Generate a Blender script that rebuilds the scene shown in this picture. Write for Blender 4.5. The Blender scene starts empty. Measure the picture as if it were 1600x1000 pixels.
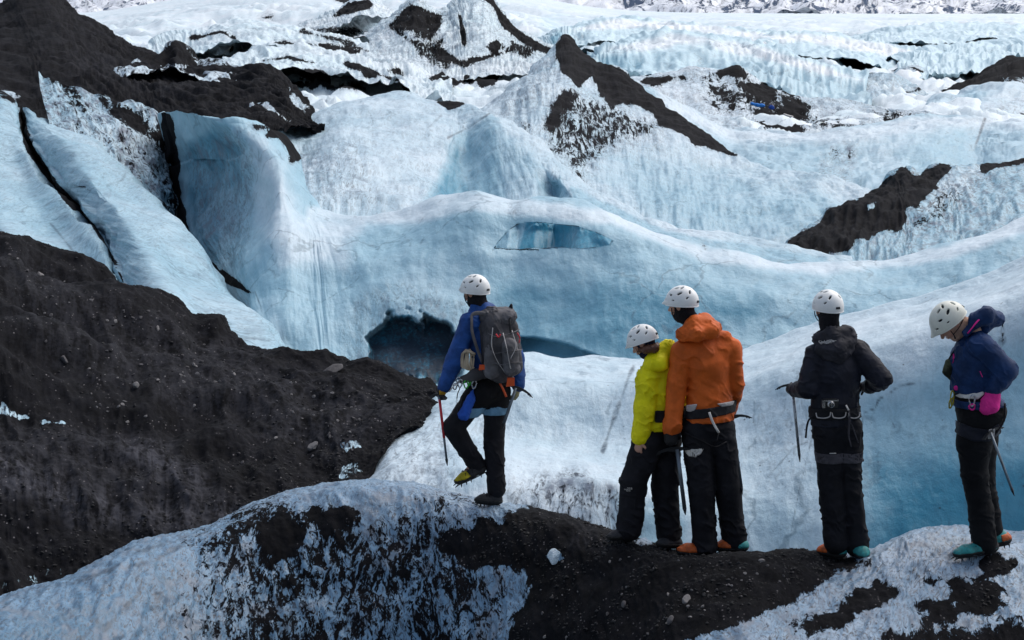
import bpy, bmesh, math, random
import numpy as np
from mathutils import Vector, Matrix
from mathutils.bvhtree import BVHTree

# ------------------------------------------------------------------ camera, sky, sun, exposure
SC = bpy.context.scene
COL = SC.collection
F_PX, CX, CY = 2667.0, 800.0, 500.0
CAM_Z = 3.2
PITCH = math.radians(8.1)
cam_d = bpy.data.cameras.new("camera")
cam = bpy.data.objects.new("camera", cam_d)
COL.objects.link(cam)
cam_d.sensor_width = 36.0
cam_d.lens = 36.0 * F_PX / 1600.0
cam_d.clip_end = 20000.0
cam.location = (0, 0, CAM_Z)
cam.rotation_euler = (math.radians(90) - PITCH, 0, 0)
SC.camera = cam

SUN_EL, SUN_AZ = math.radians(56), math.radians(50)      # azimuth measured from +Y (away from camera) towards +X
w = bpy.data.worlds.new("World")
SC.world = w
w.use_nodes = True
nt = w.node_tree
nt.nodes.clear()
sky = nt.nodes.new("ShaderNodeTexSky")
sky.sky_type = 'NISHITA'
sky.sun_disc = False
sky.sun_elevation = SUN_EL
sky.sun_rotation = SUN_AZ
sky.air_density = 1.0
sky.dust_density = 3.0
hs = nt.nodes.new("ShaderNodeHueSaturation")
hs.inputs["Saturation"].default_value = 0.75
bg = nt.nodes.new("ShaderNodeBackground")
bg.inputs[1].default_value = 0.125
wo = nt.nodes.new("ShaderNodeOutputWorld")
nt.links.new(sky.outputs[0], hs.inputs["Color"])
nt.links.new(hs.outputs[0], bg.inputs[0])
nt.links.new(bg.outputs[0], wo.inputs[0])
sun_d = bpy.data.lights.new("sun", 'SUN')
sun_d.energy = 1.5
sun_d.angle = math.radians(60)
sun_d.color = (1.0, 0.97, 0.93)
sun = bpy.data.objects.new("sun", sun_d)
COL.objects.link(sun)
sdir = Vector((math.sin(SUN_AZ) * math.cos(SUN_EL), math.cos(SUN_AZ) * math.cos(SUN_EL), math.sin(SUN_EL)))
sun.rotation_euler = sdir.to_track_quat('Z', 'Y').to_euler()
SC.view_settings.view_transform = 'Standard'
SC.view_settings.look = 'None'
SC.view_settings.gamma = 1
SC.view_settings.exposure = 0.28
SC.cycles.max_bounces = 6
SC.cycles.diffuse_bounces = 3

random.seed(7)
RNG = np.random.default_rng(7)
CP, SP = math.cos(PITCH), math.sin(PITCH)

def unproj(px, py, Y):
    """pixel of the 1600x1000 photograph and a distance along +Y -> world point"""
    px, py, Y = np.broadcast_arrays(np.asarray(px, float), np.asarray(py, float), np.asarray(Y, float))
    x = (px - CX) / F_PX
    v = -(py - CY) / F_PX
    dy = CP + v * SP
    dz = -SP + v * CP
    t = Y / dy
    return np.stack([x * t, Y, CAM_Z + dz * t], -1)

def proj(p):
    q = p - np.array([0, 0, CAM_Z])
    depth = q[..., 1] * CP - q[..., 2] * SP
    up = q[..., 1] * SP + q[..., 2] * CP
    depth = np.maximum(depth, 1e-3)
    return CX + F_PX * q[..., 0] / depth, CY - F_PX * up / depth

# ------------------------------------------------------------------ noise
_perm = np.random.default_rng(3).permutation(256)
_perm = np.concatenate([_perm, _perm]).astype(np.int32)
_g = np.array([[1,1,0],[-1,1,0],[1,-1,0],[-1,-1,0],[1,0,1],[-1,0,1],[1,0,-1],[-1,0,-1],
               [0,1,1],[0,-1,1],[0,1,-1],[0,-1,-1],[1,1,0],[-1,1,0],[0,-1,1],[0,-1,-1]], np.float32)

def perlin(p):
    p = np.asarray(p, np.float32)
    i = np.floor(p).astype(np.int32)
    f = p - i
    i &= 255
    u = f * f * f * (f * (f * 6 - 15) + 10)
    out = 0
    for dx in (0, 1):
        wx = u[..., 0] if dx else 1 - u[..., 0]
        a = _perm[(i[..., 0] + dx) & 255]
        for dy in (0, 1):
            wy = u[..., 1] if dy else 1 - u[..., 1]
            b = _perm[(a + i[..., 1] + dy) & 511]
            for dz in (0, 1):
                wz = u[..., 2] if dz else 1 - u[..., 2]
                h = _perm[(b + i[..., 2] + dz) & 511] & 15
                g = _g[h]
                d = g[..., 0] * (f[..., 0] - dx) + g[..., 1] * (f[..., 1] - dy) + g[..., 2] * (f[..., 2] - dz)
                out = out + wx * wy * wz * d
    return out

def fbm(p, octaves=4, gain=0.5, lac=2.03, ridged=False):
    p = np.asarray(p, np.float32)
    s, a, tot = 0, 1.0, 0.0
    for k in range(octaves):
        n = perlin(p + 17.3 * k)
        if ridged:
            n = 1 - 2 * np.abs(n) * 1.6
        s = s + a * n
        tot += a
        a *= gain
        p = p * lac
    return s / tot * (1.0 if ridged else 1.6)

# ------------------------------------------------------------------ tags
def tag(o, label=None, cat=None, group=None, kind=None):
    if label: o["label"] = label
    if cat: o["category"] = cat
    if group: o["group"] = group
    if kind: o["kind"] = kind
    return o

def mesh_obj(name, verts, faces, mat=None, parent=None, smooth=True, attrs=None):
    me = bpy.data.meshes.new(name)
    verts = np.asarray(verts, np.float32)
    if isinstance(faces, np.ndarray):
        n, k = faces.shape
        me.vertices.add(len(verts)); me.vertices.foreach_set("co", verts.ravel())
        me.loops.add(n * k); me.loops.foreach_set("vertex_index", faces.astype(np.int32).ravel())
        me.polygons.add(n); me.polygons.foreach_set("loop_start", np.arange(0, n * k, k, dtype=np.int32))
        me.update(calc_edges=True)
        me.validate()
    else:
        me.from_pydata([tuple(v) for v in verts], [], faces)
        me.update()
    if smooth:
        me.polygons.foreach_set("use_smooth", np.ones(len(me.polygons), bool))
    for k, a in (attrs or {}).items():
        at = me.attributes.new(k, 'FLOAT', 'POINT')
        at.data.foreach_set("value", np.asarray(a, np.float32).ravel())
    if mat: me.materials.append(mat)
    o = bpy.data.objects.new(name, me)
    COL.objects.link(o)
    if parent: o.parent = parent
    return o

# ------------------------------------------------------------------ materials
class NT:
    def __init__(s, name):
        s.m = bpy.data.materials.new(name); s.m.use_nodes = True
        s.t = s.m.node_tree; s.t.nodes.clear()
        s.out = s.n("ShaderNodeOutputMaterial"); s.b = s.n("ShaderNodeBsdfPrincipled")
        s.l(s.b.outputs[0], s.out.inputs[0])
    def n(s, k, **kw):
        x = s.t.nodes.new(k)
        for a, v in kw.items(): setattr(x, a, v)
        return x
    def l(s, a, b): s.t.links.new(a, b)
    def put(s, sock, v):
        if hasattr(v, "links"): s.l(v, sock)
        else: sock.default_value = v
    def math(s, op, a, b=0.5, clamp=False):
        x = s.n("ShaderNodeMath", operation=op, use_clamp=clamp)
        s.put(x.inputs[0], a); s.put(x.inputs[1], b)
        return x.outputs[0]
    def ramp(s, v, lo, hi, a=0.0, b=1.0):
        x = s.n("ShaderNodeMapRange", interpolation_type='SMOOTHSTEP')
        s.put(x.inputs[0], v); s.put(x.inputs[1], lo); s.put(x.inputs[2], hi); s.put(x.inputs[3], a); s.put(x.inputs[4], b)
        return x.outputs[0]
    def mix(s, f, a, b, blend='MIX'):
        x = s.n("ShaderNodeMix", data_type='RGBA', blend_type=blend)
        s.put(x.inputs[0], f)
        for sk, v in ((x.inputs[6], a), (x.inputs[7], b)):
            s.put(sk, v if hasattr(v, "links") else (*v, 1.0))
        return x.outputs[2]
    def noise(s, vec, scale, detail=4, rough=0.55, dist=0.0):
        x = s.n("ShaderNodeTexNoise"); x.inputs["Scale"].default_value = scale
        x.inputs["Detail"].default_value = detail; x.inputs["Roughness"].default_value = rough
        x.inputs["Distortion"].default_value = dist
        s.l(vec, x.inputs["Vector"])
        return x.outputs[0]
    def voro(s, vec, scale, feature='F1'):
        x = s.n("ShaderNodeTexVoronoi", feature=feature); x.inputs["Scale"].default_value = scale
        s.l(vec, x.inputs["Vector"])
        return x
    def mapping(s, vec, sc):
        x = s.n("ShaderNodeMapping"); x.inputs["Scale"].default_value = sc
        s.l(vec, x.inputs["Vector"])
        return x.outputs[0]
    def attr(s, name):
        x = s.n("ShaderNodeAttribute"); x.attribute_name = name
        return x.outputs["Fac"]
    def bump(s, h, strength, dist, prev=None):
        x = s.n("ShaderNodeBump"); s.put(x.inputs["Strength"], strength); s.put(x.inputs["Distance"], dist)
        s.l(h, x.inputs["Height"])
        if prev is not None: s.l(prev, x.inputs["Normal"])
        return x.outputs[0]

def glacier_material(name, scale=1.0, white=(0.635, 0.735, 0.80), mid=(0.30, 0.50, 0.605), deep=(0.04, 0.25, 0.375),
                     ash1=(0.0024, 0.0025, 0.0034), ash2=(0.0074, 0.0077, 0.0102), stone=(0.16, 0.15, 0.155), bump=1.0, stones=True, swirl=False, rough=0.46):
    """weathered ice with blue ice below the crust and black volcanic ash lying on it; flow-space UVs carry the streaks"""
    s = NT(name)
    uv = s.n("ShaderNodeUVMap"); uv.uv_map = "flow"
    uvv = uv.outputs[0]
    tc = s.n("ShaderNodeTexCoord").outputs["Object"]
    k = scale
    # streak noise: stretched down the slope
    if swirl:
        st1 = s.noise(s.mapping(uvv, (2.6, 1.5, 1)), 1.7, 8, 0.6, 1.6)
        st2 = s.noise(s.mapping(uvv, (6.0, 3.4, 1)), 2.4, 7, 0.62, 2.2)
    else:
        st1 = s.noise(s.mapping(uvv, (3.2, 1.1, 1)), 1.6, 8, 0.62, 0.6)
        st2 = s.noise(s.mapping(uvv, (7.0, 3.4, 1)), 2.0, 6, 0.65, 1.2)
    big = s.noise(tc, 0.35 / k, 3, 0.5)
    midn = s.noise(tc, 2.2 / k, 6, 0.6)
    fine = s.noise(tc, 14.0 / k, 5, 0.65)
    ash_a, blue_a, grime_shade_a, dust_a = s.attr("ash"), s.attr("blue"), s.attr("grime"), s.attr("dust")
    # ash coverage
    nz = s.math('ADD', s.math('MULTIPLY', st1, 0.62), s.math('MULTIPLY', st2, 0.38))
    nz = s.math('SUBTRACT', nz, 0.5)
    a = s.math('ADD', ash_a, s.math('MULTIPLY', nz, 1.75))
    a = s.math('ADD', a, s.math('MULTIPLY', s.math('SUBTRACT', fine, 0.5), 0.22))
    a = s.math('ADD', a, s.math('MULTIPLY', s.math('SUBTRACT', ash_a, 0.5), 0.5))
    cover = s.ramp(a, 0.47, 0.56)
    # ice colour
    f = s.math('ADD', blue_a, s.math('MULTIPLY', s.math('SUBTRACT', big, 0.5), 0.55))
    f = s.math('ADD', f, s.math('MULTIPLY', s.math('SUBTRACT', midn, 0.5), 0.30))
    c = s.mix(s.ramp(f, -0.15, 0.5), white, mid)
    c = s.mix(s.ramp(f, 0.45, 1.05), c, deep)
    grime_shade_a = s.math('ADD', grime_shade_a, s.math('MULTIPLY', s.ramp(ash_a, 0.02, 0.5), 0.75))
    # thin grime film in streaks, shade painted into the cave, and hairline veins
    g = s.math('MULTIPLY', s.ramp(st2, 0.42, 0.72), s.math('ADD', grime_shade_a, 0.10))
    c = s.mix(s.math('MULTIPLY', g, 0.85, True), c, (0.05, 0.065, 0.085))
    g2 = s.math('MULTIPLY', s.ramp(s.math('ADD', midn, s.math('MULTIPLY', s.math('SUBTRACT', st1, 0.5), 0.7)), 0.45, 0.75), s.math('MULTIPLY', grime_shade_a, 0.8))
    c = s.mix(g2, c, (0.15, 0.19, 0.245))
    c = s.mix(s.math('MULTIPLY', s.attr('vein_shade'), s.ramp(s.math('ADD', s.math('MULTIPLY', fine, .6), s.math('MULTIPLY', midn, .5)), .36, .62, .25, 1.0)), c, (0.035, 0.055, 0.08))
    # hairline cracks and trapped grit
    wv = s.n("ShaderNodeVectorMath", operation='ADD'); nzc = s.n("ShaderNodeTexNoise"); nzc.inputs["Scale"].default_value = 1.3 / k; nzc.inputs["Detail"].default_value = 5
    s.l(tc, nzc.inputs["Vector"]); sv = s.n("ShaderNodeVectorMath", operation='SCALE'); sv.inputs["Scale"].default_value = 1.1 * k
    s.l(nzc.outputs["Color"], sv.inputs[0]); s.l(tc, wv.inputs[0]); s.l(sv.outputs[0], wv.inputs[1])
    vc = s.voro(s.mapping(wv.outputs[0], (1.0, 1.0, 0.55)), 0.62 / k, 'DISTANCE_TO_EDGE')
    ck = s.math('MULTIPLY', s.ramp(vc.outputs["Distance"], 0.022, 0.004), s.ramp(s.math('ADD', big, s.math('MULTIPLY', s.math('SUBTRACT', st1, 0.5), 0.8)), 0.47, 0.62))
    c = s.mix(s.math('MULTIPLY', ck, 0.42), c, (0.06, 0.12, 0.17))
    gv = s.voro(tc, 15.0 / k); gc = s.n("ShaderNodeSeparateColor"); s.l(gv.outputs["Color"], gc.inputs[0])
    gr = s.math('MULTIPLY', s.ramp(gv.outputs["Distance"], 0.22, 0.10), s.ramp(gc.outputs[0], 0.80, 0.84))
    gr = s.math('MULTIPLY', gr, s.ramp(s.math('ADD', st1, s.math('MULTIPLY', grime_shade_a, 0.22)), 0.50, 0.66))
    c = s.mix(s.math('MULTIPLY', gr, 0.8), c, (0.03, 0.035, 0.045))
    # ash colour with pale grit
    an = s.ramp(s.math('ADD', s.math('MULTIPLY', midn, 0.6), s.math('MULTIPLY', fine, 0.4)), 0.38, 0.66)
    ac = s.mix(an, ash1, ash2)
    ac = s.mix(s.math('MULTIPLY', dust_a, s.ramp(s.math('ADD', st1, s.math('MULTIPLY', s.math('SUBTRACT', fine, 0.5), 0.6)), 0.32, 0.68)), ac, (0.066, 0.067, 0.080))
    if stones:
        v = s.voro(tc, 26.0 / k)
        rnd = s.n("ShaderNodeSeparateColor"); s.l(v.outputs["Color"], rnd.inputs[0])
        sm = s.math('MULTIPLY', s.ramp(v.outputs["Distance"], 0.34, 0.22), s.ramp(rnd.outputs[0], 0.86, 0.9))
        ac = s.mix(s.math('MULTIPLY', sm, s.ramp(midn, 0.45, 0.6)), ac, stone)
    col = s.mix(cover, c, ac)
    s.l(col, s.b.inputs["Base Color"])
    s.l(s.ramp(cover, 0, 1, rough, 0.93), s.b.inputs["Roughness"])
    s.l(s.ramp(cover, 0, 1, 0.35, 0.12), s.b.inputs["Specular IOR Level"])
    # relief
    sc_ = s.n("ShaderNodeTexVoronoi", feature='SMOOTH_F1'); sc_.inputs["Scale"].default_value = 3.6 / k; sc_.inputs["Smoothness"].default_value = 0.35
    s.l(wv.outputs[0], sc_.inputs["Vector"])
    h = s.math('ADD', s.math('MULTIPLY', midn, 0.35), s.math('MULTIPLY', st2, 0.32))
    h = s.math('ADD', h, s.math('MULTIPLY', sc_.outputs["Distance"], 0.40))
    n1 = s.bump(h, 0.30 * bump, 0.10 * k)
    n2 = s.bump(fine, 0.4 * bump, 0.03 * k, n1)
    n3 = s.bump(cover, 0.6, 0.025 * k, n2)
    s.l(n3, s.b.inputs["Normal"])
    return s.m

# ------------------------------------------------------------------ lofted terrain
def cr(ctrl, n):
    """Catmull-Rom along axis 0 of a control array, n samples, with weights kept inside the control index range"""
    c = np.asarray(ctrl, float)
    m = len(c)
    t = np.linspace(0, m - 1, n)
    i = np.minimum(t.astype(int), m - 2)
    f = (t - i).reshape((-1,) + (1,) * (c.ndim - 1))
    p1, p2 = c[i], c[i + 1]
    p0 = np.where((i > 0).reshape(f.shape), c[np.maximum(i - 1, 0)], 2 * p1 - p2)
    p3 = np.where((i < m - 2).reshape(f.shape), c[np.minimum(i + 2, m - 1)], 2 * p2 - p1)
    def lim(a, b):           # limited tangents: no overshoot
        return np.where(a * b <= 0, 0.0, np.sign(a) * np.minimum(np.abs(a + b) / 2, 2.2 * np.minimum(np.abs(a), np.abs(b))))
    m1, m2 = lim(p1 - p0, p2 - p1), lim(p2 - p1, p3 - p2)
    f2, f3 = f * f, f * f * f
    return (2*f3 - 3*f2 + 1) * p1 + (f3 - 2*f2 + f) * m1 + (-2*f3 + 3*f2) * p2 + (f3 - f2) * m2

def sdist(px, py, poly):
    """signed distance in pixels to a polygon, positive inside"""
    poly = np.asarray(poly, float)
    d2 = np.full(px.shape, 1e12)
    ins = np.zeros(px.shape, bool)
    for (x0, y0), (x1, y1) in zip(poly, np.roll(poly, -1, 0)):
        ex, ey = x1 - x0, y1 - y0
        t = np.clip(((px - x0) * ex + (py - y0) * ey) / (ex*ex + ey*ey + 1e-9), 0, 1)
        d2 = np.minimum(d2, (px - x0 - t*ex)**2 + (py - y0 - t*ey)**2)
        c = ((y0 > py) != (y1 > py)) & (px < (x1 - x0) * (py - y0) / (y1 - y0 + 1e-12) + x0)
        ins ^= c
    d = np.sqrt(d2)
    return np.where(ins, d, -d)

def ldist(px, py, line):
    """distance to an open polyline"""
    d2 = np.full(px.shape, 1e12)
    for (x0, y0), (x1, y1) in zip(line[:-1], line[1:]):
        ex, ey = x1 - x0, y1 - y0
        t = np.clip(((px - x0) * ex + (py - y0) * ey) / (ex*ex + ey*ey + 1e-9), 0, 1)
        d2 = np.minimum(d2, (px - x0 - t*ex)**2 + (py - y0 - t*ey)**2)
    return np.sqrt(d2)

def sstep(x): 
    x = np.clip(x, 0, 1)
    return x * x * (3 - 2 * x)

LAYERS = {}
def layer(name, rows, nu, nv, mat, noise=(), base=None, ash=(), blue=(), grime=(), dust=(), back=None, pockets=(), cuts=(), uvk=1.0, softk=1.0, vein_shades=()):
    """rows[k][j] = (px, py, Y): a control net seen in the photograph, each node with its own distance.
    The net becomes a smooth sheet, gets a far side, then relief; masks mark ash, blue ice, and shade painted into the cave and far waves."""
    g = np.asarray(rows, float)
    P = unproj(g[..., 0], g[..., 1], g[..., 2])
    if back:                                     # the far side of the ridge, falling away behind the crest
        d, drop = back
        c = P[0]
        r1 = c + np.array([0, d * 0.28, -drop * 0.16])
        r2 = c + np.array([0, d, -drop])
        P = np.concatenate([r2[None], r1[None], P], 0)
    m0 = P.shape[1]
    gx = g[..., 0]
    if gx[:, 0].max() < 20 and name != "ice_flank" or name == "ice_flank":      # carry sheets on past the edge of the view
        if name == "ice_flank":
            P = np.concatenate([P[:1] + np.array([-14.0, 2, 0.5]), P], 0); nv = int(nv * 1.1)
        else:
            e_ = .22 * P[:, :1, 1:2]
            P = np.concatenate([P[:, :1] + np.concatenate([-e_, 0 * e_, -.06 * e_], -1), P], 1)
    if gx[:, -1].min() > 1590:
        e_ = .22 * P[:, -1:, 1:2]
        P = np.concatenate([P, P[:, -1:] + np.concatenate([e_, 0 * e_, -.06 * e_], -1)], 1)
    nu = int(nu * (P.shape[1] - 1) / (m0 - 1))
    S = cr(P, nv)
    S = np.swapaxes(cr(np.swapaxes(S, 0, 1), nu), 0, 1)      # (nv, nu, 3)
    # flow-space coordinates in metres
    du = np.linalg.norm(np.diff(S, axis=1), axis=-1).mean(0)
    dv = np.linalg.norm(np.diff(S, axis=0), axis=-1)
    U = np.concatenate([[0], np.cumsum(du)])[None, :].repeat(nv, 0)
    V = np.concatenate([np.zeros((1, nu)), np.cumsum(dv, 0)], 0)
    V = V * 0.5 + V.mean(1, keepdims=True) * 0.5
    def normals(S):
        a = np.gradient(S, axis=1); b = np.gradient(S, axis=0)
        n = np.cross(b, a)
        n /= np.linalg.norm(n, axis=-1, keepdims=True) + 1e-9
        return np.where(n[..., 2:3] < -0.2, -n, n)
    N = normals(S)
    for amp, sc, octv, ridged, space in noise:
        if space == 'far':
            lx = S[..., 0] / S[..., 1]; ly = np.log(S[..., 1])
            q = np.stack([lx / sc[0] + ly / sc[1] * sc[2], ly / sc[1], lx * 0 + 3.3], -1)
            q = q + .45 * fbm((q * .7).reshape(-1, 3) + 9, 3).reshape(nv, nu)[..., None]
        elif space == 'uv':
            q = np.stack([U / sc[0], V / sc[1], np.zeros_like(U) + len(name)], -1)
        else:
            q = S / np.asarray(sc)
        n = fbm(q.reshape(-1, 3), octv, 0.5, 2.03, ridged).reshape(nv, nu)
        if space == 'far': n = (n - .45) * np.minimum(S[..., 1], 420) * np.clip((1700 - S[..., 1]) / 900, .0, 1)
        S = S + N * (amp * n)[..., None]
    px, py = proj(S)
    att = {}
    wob = fbm(np.stack([px / 38, py / 38, px * 0 + 2.2], -1).reshape(-1, 3), 4).reshape(px.shape)
    for pts, depth, soft, wb in pockets:         # hollows pushed away from the viewer's side into the ice
        mk = sstep((sdist(px, py, pts) + wob * wb) / soft + 0.5)
        ray = S - np.array([0, 0, CAM_Z])
        rl = np.linalg.norm(ray, axis=-1, keepdims=True)
        S = S + ray / rl * (mk * depth)[..., None]
    def field(specs, b0):
        a = np.full(px.shape, float(b0))
        for sp in specs:
            lev, soft, wb, pts = sp
            soft *= softk; wb *= softk ** .5
            if len(pts) > 2 and pts[0] == 'line':
                m = sstep((pts[1] - ldist(px, py, pts[2]) + wob * wb) / soft + 0.5)
            else:
                m = sstep((sdist(px, py, pts) + wob * wb) / soft + 0.5)
            a = a * (1 - m) + lev * m
        return a
    b = base or {}
    thin = [q for q in ash if q[3][0] == 'line' and q[3][1] <= 2.1]
    ash = [q for q in ash if not (q[3][0] == 'line' and q[3][1] <= 2.1)]
    att["ash"] = field(ash, b.get("ash", 0.0))
    att["blue"] = field(blue, b.get("blue", 0.0))
    att["grime"] = field(grime, b.get("grime", 0.0))
    softk = 1.0
    att["vein_shade"] = field([(min(q[0], .85), max(2.2, q[1] * .8), q[2] * 1.3, ('line', q[3][1] * .7, q[3][2])) for q in thin] + list(vein_shades), 0.0)
    att["dust"] = field(dust, b.get("dust", 0.0))
    idx = np.arange(nu * nv).reshape(nv, nu)
    faces = np.stack([idx[:-1, :-1], idx[1:, :-1], idx[1:, 1:], idx[:-1, 1:]], -1).reshape(-1, 4)
    if cuts:
        keep = np.ones(len(faces), bool)
        nb = 2 if back else 0
        isback = (np.arange(nv) < (nb / (len(P) - 1)) * nv)[:, None].repeat(nu, 1)
        for pts, grow in cuts:
            ins = (sdist(px, py, pts) + wob * 2.0 + np.where(isback, grow, 0)) > 0
            keep &= ~ins.ravel()[faces].all(1)
        faces = faces[keep]
    o = mesh_obj(name, S.reshape(-1, 3), faces, mat, attrs={k: v for k, v in att.items()})
    me = o.data
    uvl = me.uv_layers.new(name="flow")
    li = np.empty(len(me.loops), np.int32); me.loops.foreach_get("vertex_index", li)
    UV = np.stack([U.ravel() * uvk, V.ravel() * uvk], -1)[li]
    uvl.data.foreach_set("uv", UV.astype(np.float32).ravel())
    tag(o, kind="structure")
    LAYERS.setdefault(name, []).append((o, S.reshape(-1, 3), faces))
    return o

def bridge(a, b, k):
    """row between two rows"""
    return [tuple((1 - k) * p + k * q for p, q in zip(x, y)) for x, y in zip(a, b)]
# ------------------------------------------------------------------ the setting: ice and ash
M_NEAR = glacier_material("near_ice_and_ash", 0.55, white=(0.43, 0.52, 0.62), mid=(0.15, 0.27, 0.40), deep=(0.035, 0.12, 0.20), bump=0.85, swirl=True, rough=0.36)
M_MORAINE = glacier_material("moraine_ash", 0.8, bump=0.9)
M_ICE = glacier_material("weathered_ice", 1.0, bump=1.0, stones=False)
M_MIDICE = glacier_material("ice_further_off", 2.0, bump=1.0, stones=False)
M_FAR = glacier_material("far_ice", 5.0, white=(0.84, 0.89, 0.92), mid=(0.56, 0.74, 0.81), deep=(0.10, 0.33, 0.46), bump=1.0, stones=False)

# the ground sheet under everything
gp = np.array([[-9000, 4, -6.0], [9000, 4, -6.0], [9000, 9000, -6.0], [-9000, 9000, -6.0]])
tag(mesh_obj("ground", gp, [(0, 1, 2, 3)], M_FAR), kind="structure")

# L0: mound the walkers stand on
crest = [(-90,965,11.9),(0,937,12.2),(100,905,12.8),(212,846,13.4),(306,827,13.9),(390,790,14.2),(468,765,14.3),(535,752,14.3),(640,752,14.2),(700,768,13.9),(765,781,13.6),(840,796,13.2),(925,822,12.7),(993,843,12.3),(1060,866,11.9),(1167,867,11.7),(1250,860,11.9),(1318,868,12.0),(1390,850,12.1),(1443,829,12.3),(1534,827,12.4),(1610,836,12.4),(1700,842,12.3)]
r_a = [(x, y + (16 if x < 900 else 12), Y - .75) for x, y, Y in crest]
r_b = [(x, y + 0.42 * (1050 - y), Y - (1.35 if x < 900 else 1.35)) for x, y, Y in crest]
r_c = [(x, 1062, Y - (2.0 if x < 900 else 2.1)) for x, y, Y in crest]
r_d = [(x, 1250, Y - (2.3 if x < 900 else 2.9)) for x, y, Y in crest]
L0 = layer("ice_mound", [crest, r_a, r_b, r_c, r_d], 820, 300, M_NEAR, back=(1.5, 0.9),
    noise=[(0.05, (0.9, 0.7, 0.7), 4, False, 'xyz'), (0.020, (0.18, 0.36), 4, True, 'uv'), (0.006, (0.05, 0.09), 3, False, 'uv')],
    base=dict(ash=0.34, blue=0.36, grime=0.8),
    ash=[(0.25, 70, 20, [(-80,960),(200,850),(330,815),(330,880),(230,960),(200,1100),(-80,1100)]),
         (0.52, 80, 30, [(340,830),(520,770),(700,775),(810,840),(800,930),(760,1100),(330,1100),(300,930)]),
         (0.58, 24, 14, [(300,850),(430,780),(470,790),(420,830),(320,870)]),
         (0.15, 24, 16, [(470,765),(560,752),(640,756),(680,770),(600,800),(500,810)]),
         (0.78, 18, 10, [(400,840),(430,815),(470,830),(460,860),(425,870)]),
         (0.78, 18, 10, [(480,800),(540,790),(560,810),(510,830)]),
         (0.5, 16, 10, [(640,778),(700,770),(735,782),(800,822),(760,832),(700,806)]),
         (0.30, 16, 10, [(700,795),(760,800),(860,835),(1000,850),(930,850),(800,835)]),
         (1.15, 14, 14, [(700,838),(749,822),(800,812),(840,800),(893,812),(954,826),(993,840),(1066,860),(1167,862),(1278,852),(1320,868),(1305,890),(1267,925),(1203,955),(1109,987),(1040,1010),(1000,1100),(790,1100),(802,985),(825,955),(835,915),(826,892),(775,886),(735,876)]),
         (0.20, 10, 6, [(852,868),(866,860),(884,872),(868,878)]),
         (1.0, 10, 8, [(1240,862),(1330,872),(1392,884),(1340,894),(1260,892)]),
         (0.34, 30, 14, [(1330,880),(1400,850),(1700,830),(1700,1100),(1010,1100),(1100,1000),(1210,962),(1300,900)]),
         (0.95, 14, 10, [(1296,962),(1330,935),(1370,918),(1388,926),(1350,955),(1310,965)]),
         (0.95, 14, 12, [(1476,915),(1520,908),(1570,918),(1568,945),(1530,960),(1492,940)]),
         (0.8, 14, 10, [(1444,940),(1490,936),(1494,968),(1450,975)]),
         (0.95, 10, 8, [(1534,878),(1560,868),(1582,880),(1570,894),(1545,892)]),
         (0.7, 10, 8, [(1448,902),(1470,898),(1476,910),(1452,916)]),
         (0.75, 12, 8, [(1240,976),(1290,958),(1330,966),(1262,986)]),
         (0.65, 16, 10, [(1380,990),(1600,965),(1620,1010),(1380,1020)])],
    blue=[(0.78, 60, 10, [(-80,975),(100,930),(240,890),(300,900),(250,1100),(-80,1100)]), (0.58, 60, 0, [(200,900),(420,860),(780,880),(740,1100),(150,1100)]), (0.30, 30, 10, [(1330,880),(1400,845),(1700,820),(1700,900),(1420,905)])],
    vein_shades=[(.75, 4, 8, ('line', 1.2, [(10,925),(60,918),(110,912),(170,892),(215,862),(250,852)])), (.8, 4, 9, ('line', 1.4, [(163,905),(158,940),(150,975),(128,1000)])), (.7, 4, 8, ('line', 1.1, [(222,905),(215,930),(190,955),(150,1000)])), (.7, 4, 8, ('line', 1.1, [(60,925),(90,950),(110,985)])), (.75, 5, 10, ('line', 1.6, [(200,885),(240,878),(265,862),(330,838)])), (.6, 8, 12, ('line', 2.5, [(250,930),(235,970),(215,1000)]))],
    dust=[(0.25, 20, 10, [(900,830),(1000,850),(960,862),(890,850)])], softk=2.5, uvk=1.6)

# L1: dark moraine slope on the left
c = [(-90,335,25),(0,364,24),(60,394,23.5),(140,424,23),(215,442,22.5),(300,486,22),(345,515,21.6),(420,548,21),(500,572,20.4),(575,592,19.9),(640,600,19.6),(688,607,19.4),(712,622,19.3)]
m = [(-90,560,17.8),(0,570,17.8),(60,585,17.8),(140,600,17.9),(215,610,18),(290,625,18.1),(350,640,18.1),(420,650,18.1),(490,655,18.2),(550,655,18.2),(612,648,18.3),(668,640,18.5),(705,646,18.9)]
m2 = [(-90,780,14.9),(0,780,14.9),(60,780,15.0),(140,770,15.2),(215,755,15.5),(290,745,15.8),(350,735,16.1),(420,725,16.4),(480,718,16.7),(530,706,16.9),(582,690,17.2),(640,664,17.7),(690,664,18.5)]
b = [(-90,1000,13),(0,965,13.2),(60,945,13.5),(140,925,13.8),(215,885,14.2),(290,860,14.5),(350,840,14.8),(420,815,15.2),(470,800,15.5),(520,780,15.8),(570,745,16.3),(626,690,17.4),(690,680,18.4)]
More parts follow.
